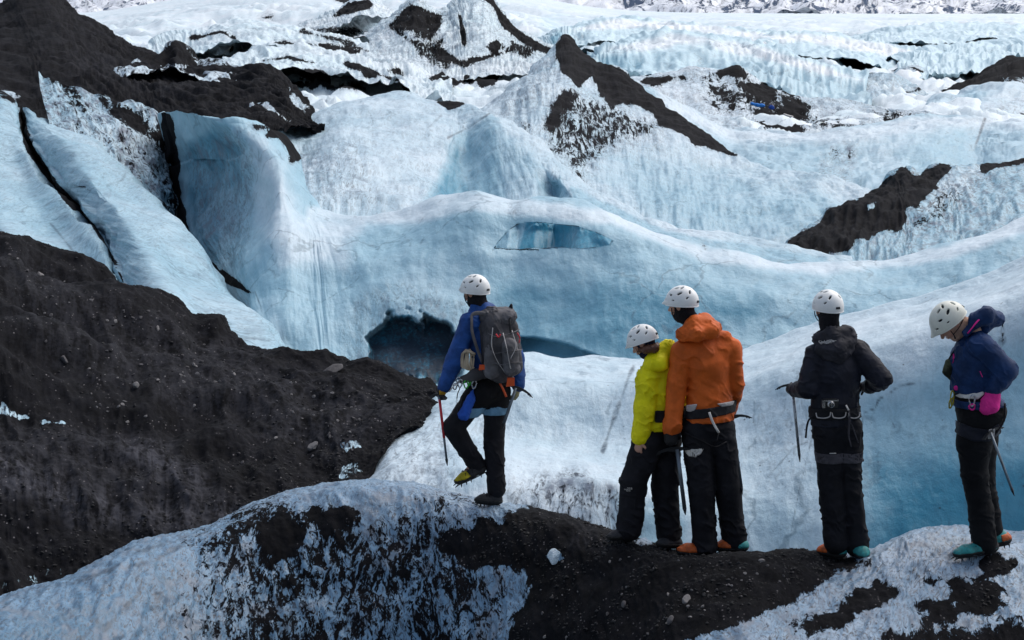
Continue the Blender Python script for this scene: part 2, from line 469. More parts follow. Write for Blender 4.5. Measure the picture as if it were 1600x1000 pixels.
L1 = layer("moraine", [c, m, m2, b], 460, 420, M_MORAINE, back=(3.0, 1.6),
    noise=[(0.36, (2.8, 1.8, 1.8), 3, False, 'xyz'), (0.12, (1.0, 1.8), 4, True, 'uv'), (0.03, (0.22, 0.2, 0.2), 4, False, 'xyz'), (0.008, (0.07, 0.07, 0.07), 2, True, 'xyz')],
    base=dict(ash=1.2, dust=0.05, grime=0.8, blue=0.3),
    ash=[(0.45, 10, 10, [(-20,618),(20,640),(80,656),(100,662),(60,664),(-20,648)]),
         (0.62, 16, 12, [(-20,915),(40,892),(130,875),(160,895),(60,935),(-20,955)]),
         (0.45, 10, 8, [(520,690),(560,680),(568,700),(540,712)]), (0.5, 10, 8, [(535,725),(560,718),(570,738),(530,748)])],
    dust=[(0.3, 60, 30, [(-20,380),(200,470),(420,570),(300,640),(60,560)]), (0.85, 50, 24, [(-20,680),(80,690),(240,690),(370,800),(300,830),(130,810),(-20,760)]), (0.8, 14, 8, [(300,770),(370,797),(345,808),(300,790)]),
          (0.35, 50, 20, [(150,480),(420,560),(640,640),(520,720),(300,640)]), (0.35, 30, 16, [(-20,640),(120,680),(330,780),(200,800),(-20,700)])], uvk=1.3)

# L2: ice wall behind the walkers
c = [(545,735,18.2),(600,672,18.6),(640,648,18.9),(690,615,19.3),(750,580,19.9),(815,553,20.2),(880,557,20.5),(950,561,20.5),(1010,562,20.3),(1080,560,20.1),(1160,546,19.8),(1240,520,19.6),(1320,494,19.4),(1400,474,19.2),(1480,452,19),(1560,422,18.7),(1640,388,18.4),(1730,355,18.2)]
s1 = [(550,750,17.4),(606,690,17.7),(650,668,18),(700,640,18.3),(758,612,18.6),(820,590,18.7),(882,592,18.8),(950,597,18.8),(1010,598,18.6),(1080,598,18.4),(1160,588,18.0),(1240,565,17.6),(1320,543,17.3),(1400,526,17.0),(1480,507,16.8),(1560,480,16.6),(1640,450,16.4),(1730,420,16.2)]
s2 = [(556,758,16.9),(612,715,16.9),(655,700,17.2),(705,690,17.4),(765,685,17.6),(830,690,17.7),(890,695,17.7),(950,700,17.5),(1010,700,17.3),(1080,690,17.2),(1160,685,17.0),(1240,680,16.7),(1320,675,16.5),(1400,670,16.3),(1480,660,16.1),(1560,645,15.9),(1640,630,15.8),(1730,620,15.7)]
s3 = [(560,765,16.4),(616,742,16.3),(660,738,16.4),(712,735,16.2),(775,735,16.1),(840,742,16.0),(900,745,15.9),(955,752,15.8),(1010,762,15.8),(1080,775,16.0),(1160,780,16.1),(1240,780,15.95),(1320,778,15.8),(1400,775,15.7),(1480,770,15.6),(1560,765,15.5),(1640,760,15.4),(1730,755,15.4)]
bb = [(560,790,15.9),(616,790,15.8),(660,795,15.7),(712,808,15.5),(775,825,15.3),(840,845,15.2),(900,868,15.1),(955,888,15.1),(1010,905,15.2),(1080,915,15.4),(1160,915,15.5),(1240,912,15.4),(1320,908,15.3),(1400,900,15.3),(1480,895,15.2),(1560,890,15.2),(1640,885,15.1),(1730,880,15.0)]
L2 = layer("ice_wall", [c, s1, s2, s3, bb], 760, 300, M_ICE, back=(2.2, 1.5),
    noise=[(0.09, (1.6, 1.6, 1.2), 3, False, 'xyz'), (0.02, (0.35, 0.8), 3, False, 'uv'), (0.008, (0.18, 0.18, 0.15), 3, False, 'xyz')],
    base=dict(blue=0.10, grime=0.10),
    ash=[(0.85, 7, 6, [(872,757),(938,748),(912,770),(892,786),(880,772)]), (0.7, 8, 6, [(915,775),(940,768),(934,788),(918,790)]),
         (0.40, 30, 16, [(790,790),(840,750),(900,735),(985,770),(990,880),(830,830)]),
         (0.8, 5, 5, ('line', 2.0, [(990,572),(982,590),(974,615),(962,645),(950,680),(942,706)])),
         (1.3, 2.5, 2, ('line', 0.8, [(1440,596),(1405,604),(1372,625),(1368,638),(1350,645),(1346,670),(1352,690)])), (0.9, 2.5, 2, ('line', 0.8, [(1376,637),(1390,650),(1398,668)])),
         (0.85, 2.5, 1.5, ('line', 0.8, [(1275,660),(1262,710),(1250,760),(1236,830)])), (0.9, 2.5, 1.5, ('line', 0.7, [(1200,745),(1240,700),(1262,690)])),
         (0.5, 9, 7, [(1560,505),(1574,496),(1570,535),(1562,540)])],
    blue=[(0.12, 60, 10, [(780,600),(980,600),(1000,700),(860,720),(760,700)]),
          (0.42, 90, 16, [(1340,640),(1480,560),(1760,520),(1760,940),(1310,940)]), (0.95, 150, 16, [(1370,730),(1480,700),(1760,690),(1760,960),(1340,960)]),
          (0.25, 20, 10, [(690,700),(760,690),(780,760),(700,770)]), (0.35, 30, 10, [(960,770),(1060,790),(1080,900),(960,880)])],
    grime=[(0.75, 40, 20, [(560,720),(640,660),(700,640),(720,740),(690,780),(570,780)]), (0.9, 30, 16, [(770,760),(900,735),(1020,790),(1000,890),(840,840)]), (0.35, 40, 16, [(1180,640),(1290,620),(1280,740),(1190,760)]),
           (0.35, 20, 10, [(720,600),(800,640),(760,720),(700,700)])], uvk=1.0)

# L3: the ridge with the window, and the crevasse wall on its left
cols = [
 [(248,178,47),(262,260,47),(270,340,45),(322,440,39),(385,520,34),(400,590,32)],
 [(276,174,44),(310,245,44),(312,330,42.5),(345,425,37.5),(398,515,33.3),(420,590,31.5)],
 [(310,180,42),(345,245,42),(352,330,40.5),(362,410,37),(404,515,32.9),(430,595,31.2)],
 [(352,184,40),(386,250,39.5),(398,330,38),(388,410,35.5),(412,515,32.5),(440,600,31)],
 [(405,195,40.5),(432,255,38),(440,330,36),(440,415,34.2),(445,520,32.2),(465,610,30.8)],
 [(452,224,42),(468,296,38.2),(475,350,36),(482,430,34),(490,530,32),(500,620,30.5)],
 [(496,324,39),(502,345,37),(508,390,35),(515,460,33.4),(522,550,31.7),(530,640,30.2)],
 [(560,343,37.5),(562,362,36),(565,400,34.6),(572,470,33.2),(578,560,31.6),(585,650,30)],
 [(625,336,37),(626,354,35.6),(628,395,34.4),(632,470,33),(636,560,31.5),(640,660,29.8)],
 [(690,306,36.6),(690,326,35.3),(690,380,34.2),(690,460,33),(692,560,31.5),(694,670,29.7)],
 [(745,302,36.3),(745,320,35),(745,375,34),(745,460,32.9),(746,560,31.6),(748,670,29.9)],
 [(800,318,36),(800,334,34.9),(800,385,34),(800,470,32.9),(802,560,31.8),(804,670,30)],
 [(850,316,35.8),(850,332,34.8),(850,385,33.8),(852,470,32.8),(853,560,31.6),(855,660,30)],
 [(905,314,35.6),(905,332,34.5),(905,390,33.6),(906,470,32.6),(908,560,31.4),(910,660,30)],
 [(960,334,35.2),(960,350,34.2),(960,400,33.3),(962,480,32.3),(964,560,31.2),(966,660,29.8)],
 [(1020,362,34.8),(1020,380,33.8),(1022,425,32.9),(1024,490,32),(1026,565,31),(1030,650,29.6)],
 [(1100,388,34.2),(1100,406,33.3),(1100,448,32.4),(1102,500,31.7),(1104,565,30.8),(1108,650,29.5)],
 [(1190,403,33.8),(1190,422,32.9),(1190,455,32.2),(1192,500,31.5),(1194,560,30.6),(1196,640,29.4)],
 [(1290,412,33.6),(1290,428,32.8),(1290,458,32.1),(1290,495,31.5),(1290,550,30.6),(1290,620,29.3)],
 [(1390,405,33.8),(1390,422,32.8),(1390,450,32.1),(1390,485,31.5),(1390,530,30.6),(1390,600,29.3)],
 [(1480,386,34),(1480,404,33),(1480,434,32.2),(1480,470,31.5),(1480,510,30.7),(1480,580,29.4)],
 [(1550,358,34.2),(1550,380,33.1),(1550,414,32.2),(1550,450,31.5),(1550,490,30.7),(1550,560,29.4)],
 [(1620,326,34.4),(1620,352,33.2),(1620,395,32.3),(1620,440,31.5),(1620,480,30.7),(1620,540,29.4)],
 [(1720,290,34.6),(1720,320,33.2),(1720,370,32.3),(1720,420,31.5),(1720,470,30.7),(1720,520,29.4)]]
rows = [[cc[k] for cc in cols] for k in range(6)]
WIN = [(768,390),(776,378),(790,362),(806,350),(828,345),(870,348),(905,353),(935,363),(960,376),(954,384),(925,388),(880,389),(840,390),(800,391)]
CAVE = [(574,548),(578,530),(598,516),(612,496),(640,490),(650,508),(664,512),(672,503),(694,508),(712,522),(716,560),(708,596),(680,598),(655,588),(640,592),(600,596),(584,590),(578,570)]
NICHE = [(812,526),(850,530),(890,540),(935,558),(935,575),(812,575)]
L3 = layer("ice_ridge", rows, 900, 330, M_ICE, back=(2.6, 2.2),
    noise=[(0.20, (2.4, 2.4, 1.8), 3, False, 'xyz'), (0.03, (0.5, 1.4), 3, False, 'uv'), (0.012, (0.3, 0.3, 0.25), 3, False, 'xyz')],
    pockets=[(CAVE, 0.8, 12, 22), (NICHE, 0.55, 5, 3)], cuts=[(WIN, 26)], vein_shades=[(1.0, 6, 6, CAVE), (1.25, 24, 20, [(640,500),(712,520),(716,580),(660,585),(640,560)]), (1.2, 20, 20, [(585,560),(640,560),(660,595),(590,596)])],  # CAVE and the patches inside it: interior shade painted into the ice colour
    base=dict(blue=0.44, grime=0.06),
    ash=[(1.2, 12, 8, [(250,170),(268,180),(280,250),(286,310),(300,370),(345,428),(335,445),(300,420),(262,340),(255,250)]),  # dark strip along the crevasse floor
         (1.0, 22, 12, [(424,198),(470,192),(472,243),(456,250),(440,228),(420,212)]), (0.6, 14, 8, [(388,192),(424,192),(424,202),(396,202)]),
         (0.95, 2.5, 2, ('line', 1.0, [(398,455),(408,480),(411,510),(409,540)])), (0.8, 8, 5, [(345,420),(385,450),(400,458),(385,460),(350,440)]),
         (1.1, 6, 5, [(766,392),(776,382),(815,388),(838,380),(842,391)]),
         
         (0.6, 2.5, 2, ('line', 0.8, [(1318,414),(1295,440),(1262,480),(1225,530)])),
         (0.45, 8, 5, [(1095,372),(1106,375),(1104,392),(1096,392)])],
    blue=[(0.80, 20, 8, [(285,230),(330,200),(375,230),(385,280),(370,360),(345,430),(310,400),(290,310)]), (0.6, 12, 8, [(340,300),(395,280),(400,330),(380,400),(345,430)]),
          (0.0, 50, 10, [(390,210),(450,260),(470,330),(560,350),(540,420),(440,420),(400,330)]), (0.0, 16, 4, [(480,322),(690,300),(750,298),(960,330),(1100,385),(1290,408),(1480,384),(1640,310),(1640,350),(1480,405),(1290,430),(1100,410),(960,352),(740,330),(640,350),(480,345)]),
          (0.78, 60, 10, [(760,430),(1000,440),(1200,470),(1180,570),(800,570)]), (0.5, 30, 10, [(1080,500),(1280,500),(1250,560),(1080,570)]), (0.30, 30, 10, [(380,470),(440,460),(450,560),(400,560)]),
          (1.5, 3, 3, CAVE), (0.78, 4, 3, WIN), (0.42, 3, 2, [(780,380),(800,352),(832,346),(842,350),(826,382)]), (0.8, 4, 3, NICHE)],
    grime=[(1.6, 4, 3, CAVE), (0.7, 30, 16, [(555,470),(620,440),(740,480),(740,520),(600,500),(570,610),(540,580)]), (0.55, 30, 16, [(560,480),(620,470),(720,490),(720,520),(600,500),(570,600),(540,580)]), (0.95, 20, 10, [(285,230),(375,200),(400,260),(380,410),(320,420)]), (0.5, 8, 5, [(1093,360),(1108,365),(1106,395),(1094,395)]), (0.4, 10, 6, [(795,318),(812,318),(806,340),(796,338)])], uvk=0.8)  # CAVE entry deepens the recess with painted shade

def wall_depth(o, px, py):
    bv = BVHTree.FromPolygons([v.co[:] for v in o.data.vertices], [p.vertices[:] for p in o.data.polygons])
    d = Vector(unproj(px, py, 10.0)) - Vector((0, 0, CAM_Z))
    h = bv.ray_cast(Vector((0, 0, CAM_Z)), d.normalized())
    return h[0]
ring = cr(np.array(WIN + WIN[:1], float), 150)[:-1]
cen = ring.mean(0)
R = []
Sw = LAYERS["ice_ridge"][0][1]; wx, wy = proj(Sw); nearw = (Sw[:, 1] < 36.2) & (wx > 740) & (wx < 990) & (wy > 320) & (wy < 410)
Sw, wx, wy = Sw[nearw], wx[nearw], wy[nearw]
yy = np.array([Sw[np.argsort((wx - x) ** 2 + (wy - y) ** 2)[:6], 1].mean() for x, y in ring]) + 0.05
yy = np.convolve(np.concatenate([yy[-6:], yy, yy[:6]]), np.ones(13) / 13, 'valid')
for k in range(9):
    f = k / 8
    g = 1.0 - 0.10 * math.sin(f * math.pi * .9) + 0.35 * f * f
    q = cen + (ring - cen) * g
    R.append(unproj(q[:, 0], q[:, 1], yy + f * 3.0))
R = np.array(R)
R += 0.05 * np.stack([fbm((R / 0.5).reshape(-1, 3) + 7 * j, 3).reshape(R.shape[:2]) for j in range(3)], -1)
n_ = R.shape[1]
ii = np.arange(9 * n_).reshape(9, n_)
ff = np.stack([ii[:-1], ii[1:], np.roll(ii, -1, 1)[1:], np.roll(ii, -1, 1)[:-1]], -1).reshape(-1, 4)
tun = mesh_obj("ice_tunnel", R.reshape(-1, 3), ff, M_ICE, attrs=dict(vein_shade=np.zeros(9 * n_), ash=np.zeros(9 * n_), blue=np.full(9 * n_, 0.5), grime=np.zeros(9 * n_), dust=np.zeros(9 * n_)))
tun.data.uv_layers.new(name="flow")
tag(tun, kind="structure")

# L4: the domed ridge behind it, with its blue hollow
c = [(420,212,50),(462,192,54),(515,166,57),(570,150,59),(625,143,60),(690,160,59.5),(735,165,58),(765,176,56.5),(800,195,54.5),(835,222,52.5),(862,248,51),(885,270,50),(940,306,47.5),(990,330,45.5),(1040,347,44),(1095,357,43),(1150,367,42.4),(1240,388,41.5),(1330,408,40.5)]
m1 = [(430,262,47.5),(480,228,50.5),(528,196,52.5),(578,185,54),(630,182,54.8),(692,196,54.6),(728,205,54.8),(765,200,53),(800,222,51.3),(835,250,49.6),(862,274,48.6),(887,290,47.2),(942,320,45.6),(992,343,44),(1042,359,42.8),(1097,369,42),(1152,378,41.5),(1242,398,40.8),(1330,418,40)]
m2 = [(440,290,44),(490,275,45),(535,262,46),(582,258,47),(632,258,47.8),(684,258,49.2),(726,258,51.8),(768,250,50.2),(803,262,48.9),(838,278,48.0),(864,298,48.4),(892,306,45.6),(946,338,43.6),(996,360,42.2),(1046,374,41.4),(1100,384,40.8),(1155,392,40.5),(1244,410,40),(1330,430,39.4)]
bb = [(450,330,41.5),(500,352,40),(545,366,39.6),(590,368,39.6),(640,364,40),(680,345,42),(725,335,46),(770,338,46),(805,345,45),(840,345,44.5),(866,345,45),(898,350,42),(950,380,40.5),(1000,400,39.8),(1050,410,39.4),(1105,420,39),(1160,425,38.8),(1246,440,38.5),(1330,455,38.2)]
bb2 = [(x, max(y, 350) + 90, Y - 3.5) for x, y, Y in bb]
L4 = layer("ice_dome", [c, m1, m2, bb, bb2], 640, 200, M_ICE, back=(5, 3.0),
    noise=[(0.28, (3.5, 3.5, 3), 4, False, 'xyz'), (0.05, (0.7, 1.6), 4, False, 'uv'), (0.02, (0.4, 0.4, 0.35), 3, False, 'xyz')],
    pockets=[([(805,348),(925,354),(962,420),(790,420)], 0.8, 26, 3)],
    base=dict(blue=0.14, grime=0.28),
    ash=[(1.1, 6, 4, [(683,160),(703,143),(728,163),(700,172)]), (0.95, 3, 2, ('line', 1.4, [(700,215),(735,198),(766,176)])), (0.8, 4, 2, ('line', 1.6, [(668,200),(690,180)])),
         (0.9, 5, 4, [(476,298),(492,302),(522,312),(518,318),(490,308)]), (0.3, 30, 10, [(440,230),(560,220),(600,320),(470,330)])],
    blue=[(1.05, 10, 5, [(822,336),(850,338),(968,338),(968,430),(800,430)]), (0.55, 8, 4, [(760,345),(826,338),(806,400),(760,400)]), (0.62, 26, 6, [(715,212),(770,185),(800,260),(790,330),(690,330),(670,312),(705,250)]), (0.9, 20, 6, [(690,270),(715,240),(730,300),(680,320)]), (0.32, 24, 5, [(770,195),(830,240),(862,280),(865,320),(790,320)]), (0.5, 8, 4, [(892,292),(1040,362),(1290,404),(1290,425),(1040,395),(900,335)]), (0.6, 8, 4, [(862,285),(876,275),(890,310),(860,320)])],
    grime=[(0.35, 60, 20, [(440,230),(620,190),(690,200),(690,300),(560,340),(450,330)])], uvk=0.55)

# L5: the peaked ridge with the ash cap
c = [(690,200,70),(735,180,72),(782,154,76),(832,104,84),(862,78,88),(884,58,90),(905,72,88.5),(928,90,87),(965,114,84),(1002,137,81),(1060,181,76),(1100,210,73),(1146,243,70),(1195,256,68),(1240,267,66.5),(1290,281,64.5),(1330,296,63),(1365,300,62)]
m1 = [(690,215,66),(738,205,67),(788,185,69),(838,155,72),(868,142,74),(890,138,75),(910,148,75),(934,158,75),(970,172,74),(1006,190,72.5),(1062,222,69.5),(1102,246,68),(1150,266,66),(1197,280,64.5),(1242,290,63),(1290,303,61.5),(1330,316,60.5),(1365,320,59.5)]
m2 = [(690,240,60),(742,236,60.5),(796,230,61),(846,232,62),(876,240,63),(900,246,63.5),(920,256,63.5),(945,264,63),(980,276,62.5),(1012,288,62),(1066,306,60.5),(1106,318,59.5),(1154,328,58.5),(1200,336,57.5),(1244,344,56.5),(1292,352,55.5),(1330,358,55),(1365,362,54.5)]
bb = [(690,300,54),(745,320,53),(800,330,53),(850,340,53),(880,350,53),(905,360,53),(928,370,52.5),(952,380,52),(985,400,51),(1015,410,51),(1070,420,50.5),(1110,430,50),(1158,435,50),(1204,440,49.5),(1247,445,49),(1294,450,49),(1330,455,48.5),(1365,460,48)]
L5 = layer("peaked_ridge", [c, m1, m2, bb], 480, 240, M_ICE, back=(9, 6),
    noise=[(0.4, (5, 5, 4), 4, False, 'xyz'), (0.12, (1.4, 5.0), 4, False, 'uv'), (0.06, (0.6, 0.6, 0.5), 4, False, 'xyz')],
    base=dict(blue=0.14, grime=0.3, dust=0.10),
    ash=[(0.42, 40, 12, [(780,165),(830,100),(880,70),(880,130),(800,190)]), (0.53, 26, 12, [(850,190),(885,130),(960,150),(1040,185),(1030,225),(960,240),(905,290),(850,240)]),
         (0.72, 14, 8, [(850,180),(880,140),(900,150),(870,190),(852,200)]),
         (0.5, 10, 8, [(812,190),(834,190),(830,206),(816,206)]),
         (1.2, 8, 7, [(868,85),(884,50),(905,64),(930,82),(1002,130),(1060,174),(1100,204),(1150,243),(1120,240),(1062,208),(1028,186),(997,160),(960,162),(937,148),(925,118),(903,133),(884,112)])],
    grime=[(0.6, 30, 10, [(770,165),(860,80),(880,150),(860,240),(830,200)]), (0.35, 30, 10, [(930,180),(1100,230),(1140,330),(980,300)])],
    blue=[(0.40, 40, 10, [(930,240),(1300,300),(1300,380),(1050,370)])], softk=2.0, uvk=0.55)

# L6: dark moraine on the right
c = [(1215,400,46),(1255,368,48),(1300,338,51),(1345,312,53.5),(1385,288,55.5),(1405,270,57),(1425,268,57),(1448,277,56.5),(1470,262,57.5),(1500,262,57.5),(1545,257,58),(1600,246,58.5),(1700,228,59)]
m1 = [(1222,405,45),(1265,384,46),(1312,362,48),(1358,342,49.5),(1400,326,50.5),(1425,316,51),(1450,312,51),(1475,310,51.5),(1500,306,52),(1530,304,52),(1570,300,52),(1625,292,52),(1710,280,52)]
bb = [(1225,425,43),(1270,430,43),(1320,435,43),(1365,435,43),(1405,430,43),(1435,425,43),(1462,420,43),(1490,415,43),(1520,405,43),(1550,395,43),(1590,380,43),(1640,360,43),(1720,330,43)]
L6 = layer("dark_ridge", [c, m1, bb], 300, 130, M_ICE, back=(5, 4),
    noise=[(0.3, (4, 4, 3), 4, False, 'xyz'), (0.16, (1.1, 3.0), 4, True, 'uv'), (0.05, (0.4, 0.4, 0.4), 3, False, 'xyz')],
    base=dict(blue=0.52, grime=0.9, dust=0.10),
    ash=[(0.48, 20, 10, [(1400,350),(1480,280),(1540,280),(1500,340),(1420,390)]),
         (1.2, 8, 8, [(1236,380),(1302,326),(1374,294),(1400,270),(1414,262),(1434,272),(1470,256),(1486,262),(1452,298),(1424,322),(1408,350),(1350,375),(1300,395),(1262,410),(1225,400)]),
         (0.3, 10, 6, [(1350,318),(1376,308),(1366,330),(1352,338)]), (0.3, 10, 6, [(1330,350),(1346,345),(1340,362),(1328,362)]),
         (1.0, 5, 4, ('line', 4, [(1536,262),(1570,256),(1610,246),(1700,226)]))],
    blue=[(0.12, 16, 8, [(1470,270),(1530,260),(1520,300),(1450,330)])], softk=2.4, uvk=0.6)

# L7: blue-white ridge right of centre
c = [(960,120,106),(1005,130,105),(1035,147,104),(1070,170,102),(1105,192,100),(1145,206,99),(1200,206,98),(1265,210,97),(1320,203,97),(1370,195,98),(1420,187,99),(1470,183,100),(1528,183,100),(1560,188,100),(1600,186,100),(1700,180,100)]
m1 = [(970,150,97),(1015,162,96),(1045,178,94),(1080,198,92.5),(1115,218,91),(1155,230,90),(1205,232,89),(1265,236,88),(1320,232,88),(1370,226,88.5),(1420,220,89),(1470,217,90),(1526,220,93),(1562,220,91),(1600,218,90),(1700,212,90)]
bb = [(980,220,84),(1030,250,82),(1060,265,80),(1095,280,78),(1130,290,77),(1165,300,76),(1210,305,75),(1265,330,73),(1320,335,73),(1370,330,73),(1420,320,74),(1470,310,75),(1520,305,78),(1560,300,76),(1600,300,75),(1700,295,75)]
L7 = layer("ice_swell", [c, m1, bb], 420, 120, M_MIDICE, back=(9, 4),
    noise=[(0.5, (7, 7, 5), 4, False, 'xyz'), (0.18, (2.2, 1.6), 4, True, 'uv'), (0.06, (0.8, 0.8, 0.7), 3, False, 'xyz')],
    base=dict(blue=0.30, grime=0.14), blue=[(0.0, 14, 4, [(1030,140),(1145,200),(1265,205),(1430,183),(1700,175),(1700,196),(1470,200),(1320,222),(1145,222),(1030,165)]), (0.5, 20, 6, [(1400,240),(1500,210),(1520,260),(1440,275)])],
    grime=[(0.8, 12, 8, [(1270,280),(1300,232),(1340,226),(1330,290),(1290,300)])], ash=[(0.85, 3, 2, ('line', 2.0, [(1540,182),(1534,200),(1524,228)])), (0.5, 6, 4, [(1297,228),(1310,232),(1308,245),(1298,242)]), (0.5, 6, 4, [(1325,232),(1336,236),(1328,250)])], softk=1.3, uvk=0.35)

# L8: low moraine banded with debris
c = [(930,150,136),(985,132,139),(1020,124,141),(1050,120,142),(1085,108,143),(1120,112,142),(1135,108,142),(1148,104,142),(1160,114,141),(1185,128,139),(1230,146,136),(1275,155,133),(1320,162,130),(1370,170,127),(1440,178,122),(1520,186,118)]
bb = [(950,210,108),(1005,215,107),(1040,215,107),(1070,225,106),(1105,230,105),(1140,235,105),(1155,235,105),(1170,235,105),(1185,235,105),(1210,235,105),(1250,235,104),(1290,235,104),(1330,232,104),(1380,228,104),(1445,222,104),(1520,218,104)]
L8 = layer("debris_bank", [c, bridge(c, bb, 0.45), bb], 380, 110, M_MIDICE, back=(14, 5),
    noise=[(0.7, (7, 7, 5), 5, False, 'xyz'), (0.25, (4, 1.2), 4, True, 'uv')],
    base=dict(ash=0.26, blue=0.02, grime=0.25),
    ash=[(0.62, 26, 12, [(1085,120),(1140,125),(1190,130),(1270,165),(1330,190),(1370,205),(1250,205),(1180,180),(1110,160)]), (1.0, 5, 4, [(1126,116),(1148,98),(1162,118)]), (1.0, 6, 5, [(1150,130),(1200,134),(1205,148),(1170,146)]), (1.0, 7, 6, [(1180,178),(1220,188),(1250,203),(1200,198)]), (0.8, 8, 6, [(1230,160),(1270,165),(1255,175),(1225,172)]),
         (0.62, 10, 8, [(1360,172),(1450,175),(1430,188),(1380,198)]), (0.9, 5, 4, [(1000,128),(1045,118),(1070,122),(1035,132)])], softk=3.0, uvk=0.33)

# L9: dirty fins further right
def fin(name, c, dy, drop_px, **kw):
    bb = [(x - 6, y + drop_px, Y - dy) for x, y, Y in c]
    return layer(name, [c, bridge(c, bb, 0.4), bb], 200, 70, M_MIDICE if 'mat' not in kw else kw.pop('mat'), back=(14, 9), noise=[(0.7, (8, 8, 6), 4, False, 'xyz'), (0.25, (2.5, 3), 3, True, 'uv')], uvk=0.28, softk=2.4, **kw)
fin("ice_fin", [(1150,180,205),(1205,145,205),(1240,118,205),(1262,106,205),(1285,110,203),(1320,122,200),(1360,126,198),(1420,135,195)], 40, 60, base=dict(blue=0.25, grime=0.3),
    ash=[(0.7, 8, 5, [(1218,140),(1240,116),(1262,104),(1272,108),(1245,128),(1232,142)])])
fin("ice_fin", [(1290,175,180),(1305,155,182),(1330,132,184),(1362,112,186),(1385,114,184),(1420,130,180),(1450,146,175),(1475,158,170)], 30, 60, base=dict(blue=0.2, grime=0.75),
    ash=[(0.85, 7, 5, ('line', 5, [(1302,158),(1330,132),(1366,110)])), (0.42, 14, 8, [(1310,160),(1340,140),(1350,170),(1320,175)]), (0.85, 6, 4, ('line', 3, [(1370,168),(1400,150),(1436,140)])), (1.0, 8, 5, [(1410,168),(1436,156),(1462,150),(1440,172)])])
fin("ice_fin", [(1380,140,230),(1410,110,232),(1425,104,234),(1450,112,232),(1480,128,228),(1500,140,226)], 35, 60, base=dict(blue=0.1, grime=0.6), ash=[(0.9, 6, 4, [(1412,108),(1426,102),(1448,112),(1440,118),(1426,108)]), (0.6, 8, 5, [(1426,130),(1470,122),(1440,140)])])
fin("dark_fin", [(1440,168,180),(1480,142,184),(1520,120,188),(1560,100,192),(1588,90,194),(1604,97,193),(1640,110,190),(1720,120,186)], 40, 75, base=dict(ash=0.85, blue=0.2, grime=0.9),
    ash=[(0.45, 14, 8, [(1520,150),(1570,120),(1620,120),(1620,160),(1540,165)]), (0.3, 16, 8, [(1430,165),(1490,145),(1510,170),(1460,185)])])
fin("ice_hump", [(1420,200,150),(1450,162,152),(1475,148,153),(1500,147,153),(1525,134,154),(1560,130,154),(1600,136,154),(1640,142,152),(1720,150,150)], 25, 75, base=dict(blue=0.14, grime=0.1),
    ash=[(0.95, 8, 5, [(1580,182),(1620,165),(1720,170),(1720,200),(1590,195)])], grime=[(0.7, 14, 8, [(1530,170),(1600,150),(1620,190),(1540,190)])], blue=[(0.42, 12, 5, [(1485,180),(1520,140),(1540,145),(1510,185)])])

# L10: big ash slope, upper left
c = [(-90,30,80),(-30,22,80),(2,13,80),(22,4,80),(40,-12,80.5),(70,-16,80.5),(88,2,79.5),(110,24,78),(160,49,75),(196,74,72),(232,88,70),(270,104,68),(320,110,66),(365,112,64.5),(405,107,63),(430,116,62),(448,128,61),(470,152,59.5),(488,174,58),(506,190,56)]
m1 = [(-90,90,62),(-30,86,62),(4,84,62),(36,84,62),(66,88,61.5),(100,96,61),(126,106,60.5),(150,116,60),(190,128,59.5),(222,138,59),(250,145,58),(284,150,57),(330,152,56),(370,152,55.5),(405,152,55),(430,155,55),(448,160,54.5),(468,176,54),(488,188,53.5),(507,194,53)]
bb = [(-90,200,50),(-30,200,50),(0,205,50),(40,215,50),(80,225,49.5),(115,232,49.5),(150,240,49),(180,250,49),(212,255,48.5),(240,250,48.5),(262,235,48.5),(292,205,48),(335,196,47.8),(372,196,48),(405,199,48.5),(430,201,49),(448,201,50),(468,200,51),(488,199,51.5),(508,198,52)]
L10 = layer("ash_slope", [c, m1, bb], 460, 170, M_MORAINE if False else M_MIDICE, back=(10, 6),
    noise=[(0.45, (6, 5, 4), 4, False, 'xyz'), (0.22, (2.6, 1.4), 5, True, 'uv'), (0.07, (0.5, 0.5, 0.5), 3, False, 'xyz')],
    base=dict(ash=1.25, blue=0.05, grime=0.55, dust=0.10),
    ash=[(0.1, 7, 5, [(376,166),(392,158),(418,160),(440,176),(458,190),(446,190),(425,175),(404,164),(388,170)]), (0.12, 7, 5, [(450,136),(462,142),(486,166),(476,176),(460,172),(452,155)]),
         (0.5, 5, 4, [(8,46),(20,48),(16,52)]), (0.5, 4, 3, [(238,168),(248,172),(252,184)]), (0.4, 12, 8, [(0,130),(40,150),(20,175),(-20,160)])],
    dust=[(0.25, 30, 15, [(100,60),(240,110),(330,150),(250,150),(120,110)])], softk=2.6, uvk=0.45)
fin("ash_spire", [(186,120,64),(200,98,66),(216,90,67),(240,88,68),(262,84,69),(277,71,69.5),(290,84,69),(304,98,68.5),(322,102,68),(340,101,67.5),(356,106,67),(372,120,65)], 8, 40, base=dict(ash=0.5, blue=0.1, grime=0.9),
    ash=[(1.1, 6, 4, [(250,92),(277,66),(306,102),(280,98)]), (1.1, 8, 5, [(205,86),(240,84),(262,94),(230,98)]), (0.2, 8, 5, [(196,94),(214,92),(226,108),(222,114),(205,106)]), (0.36, 10, 6, [(300,112),(345,104),(356,124),(310,130)])])

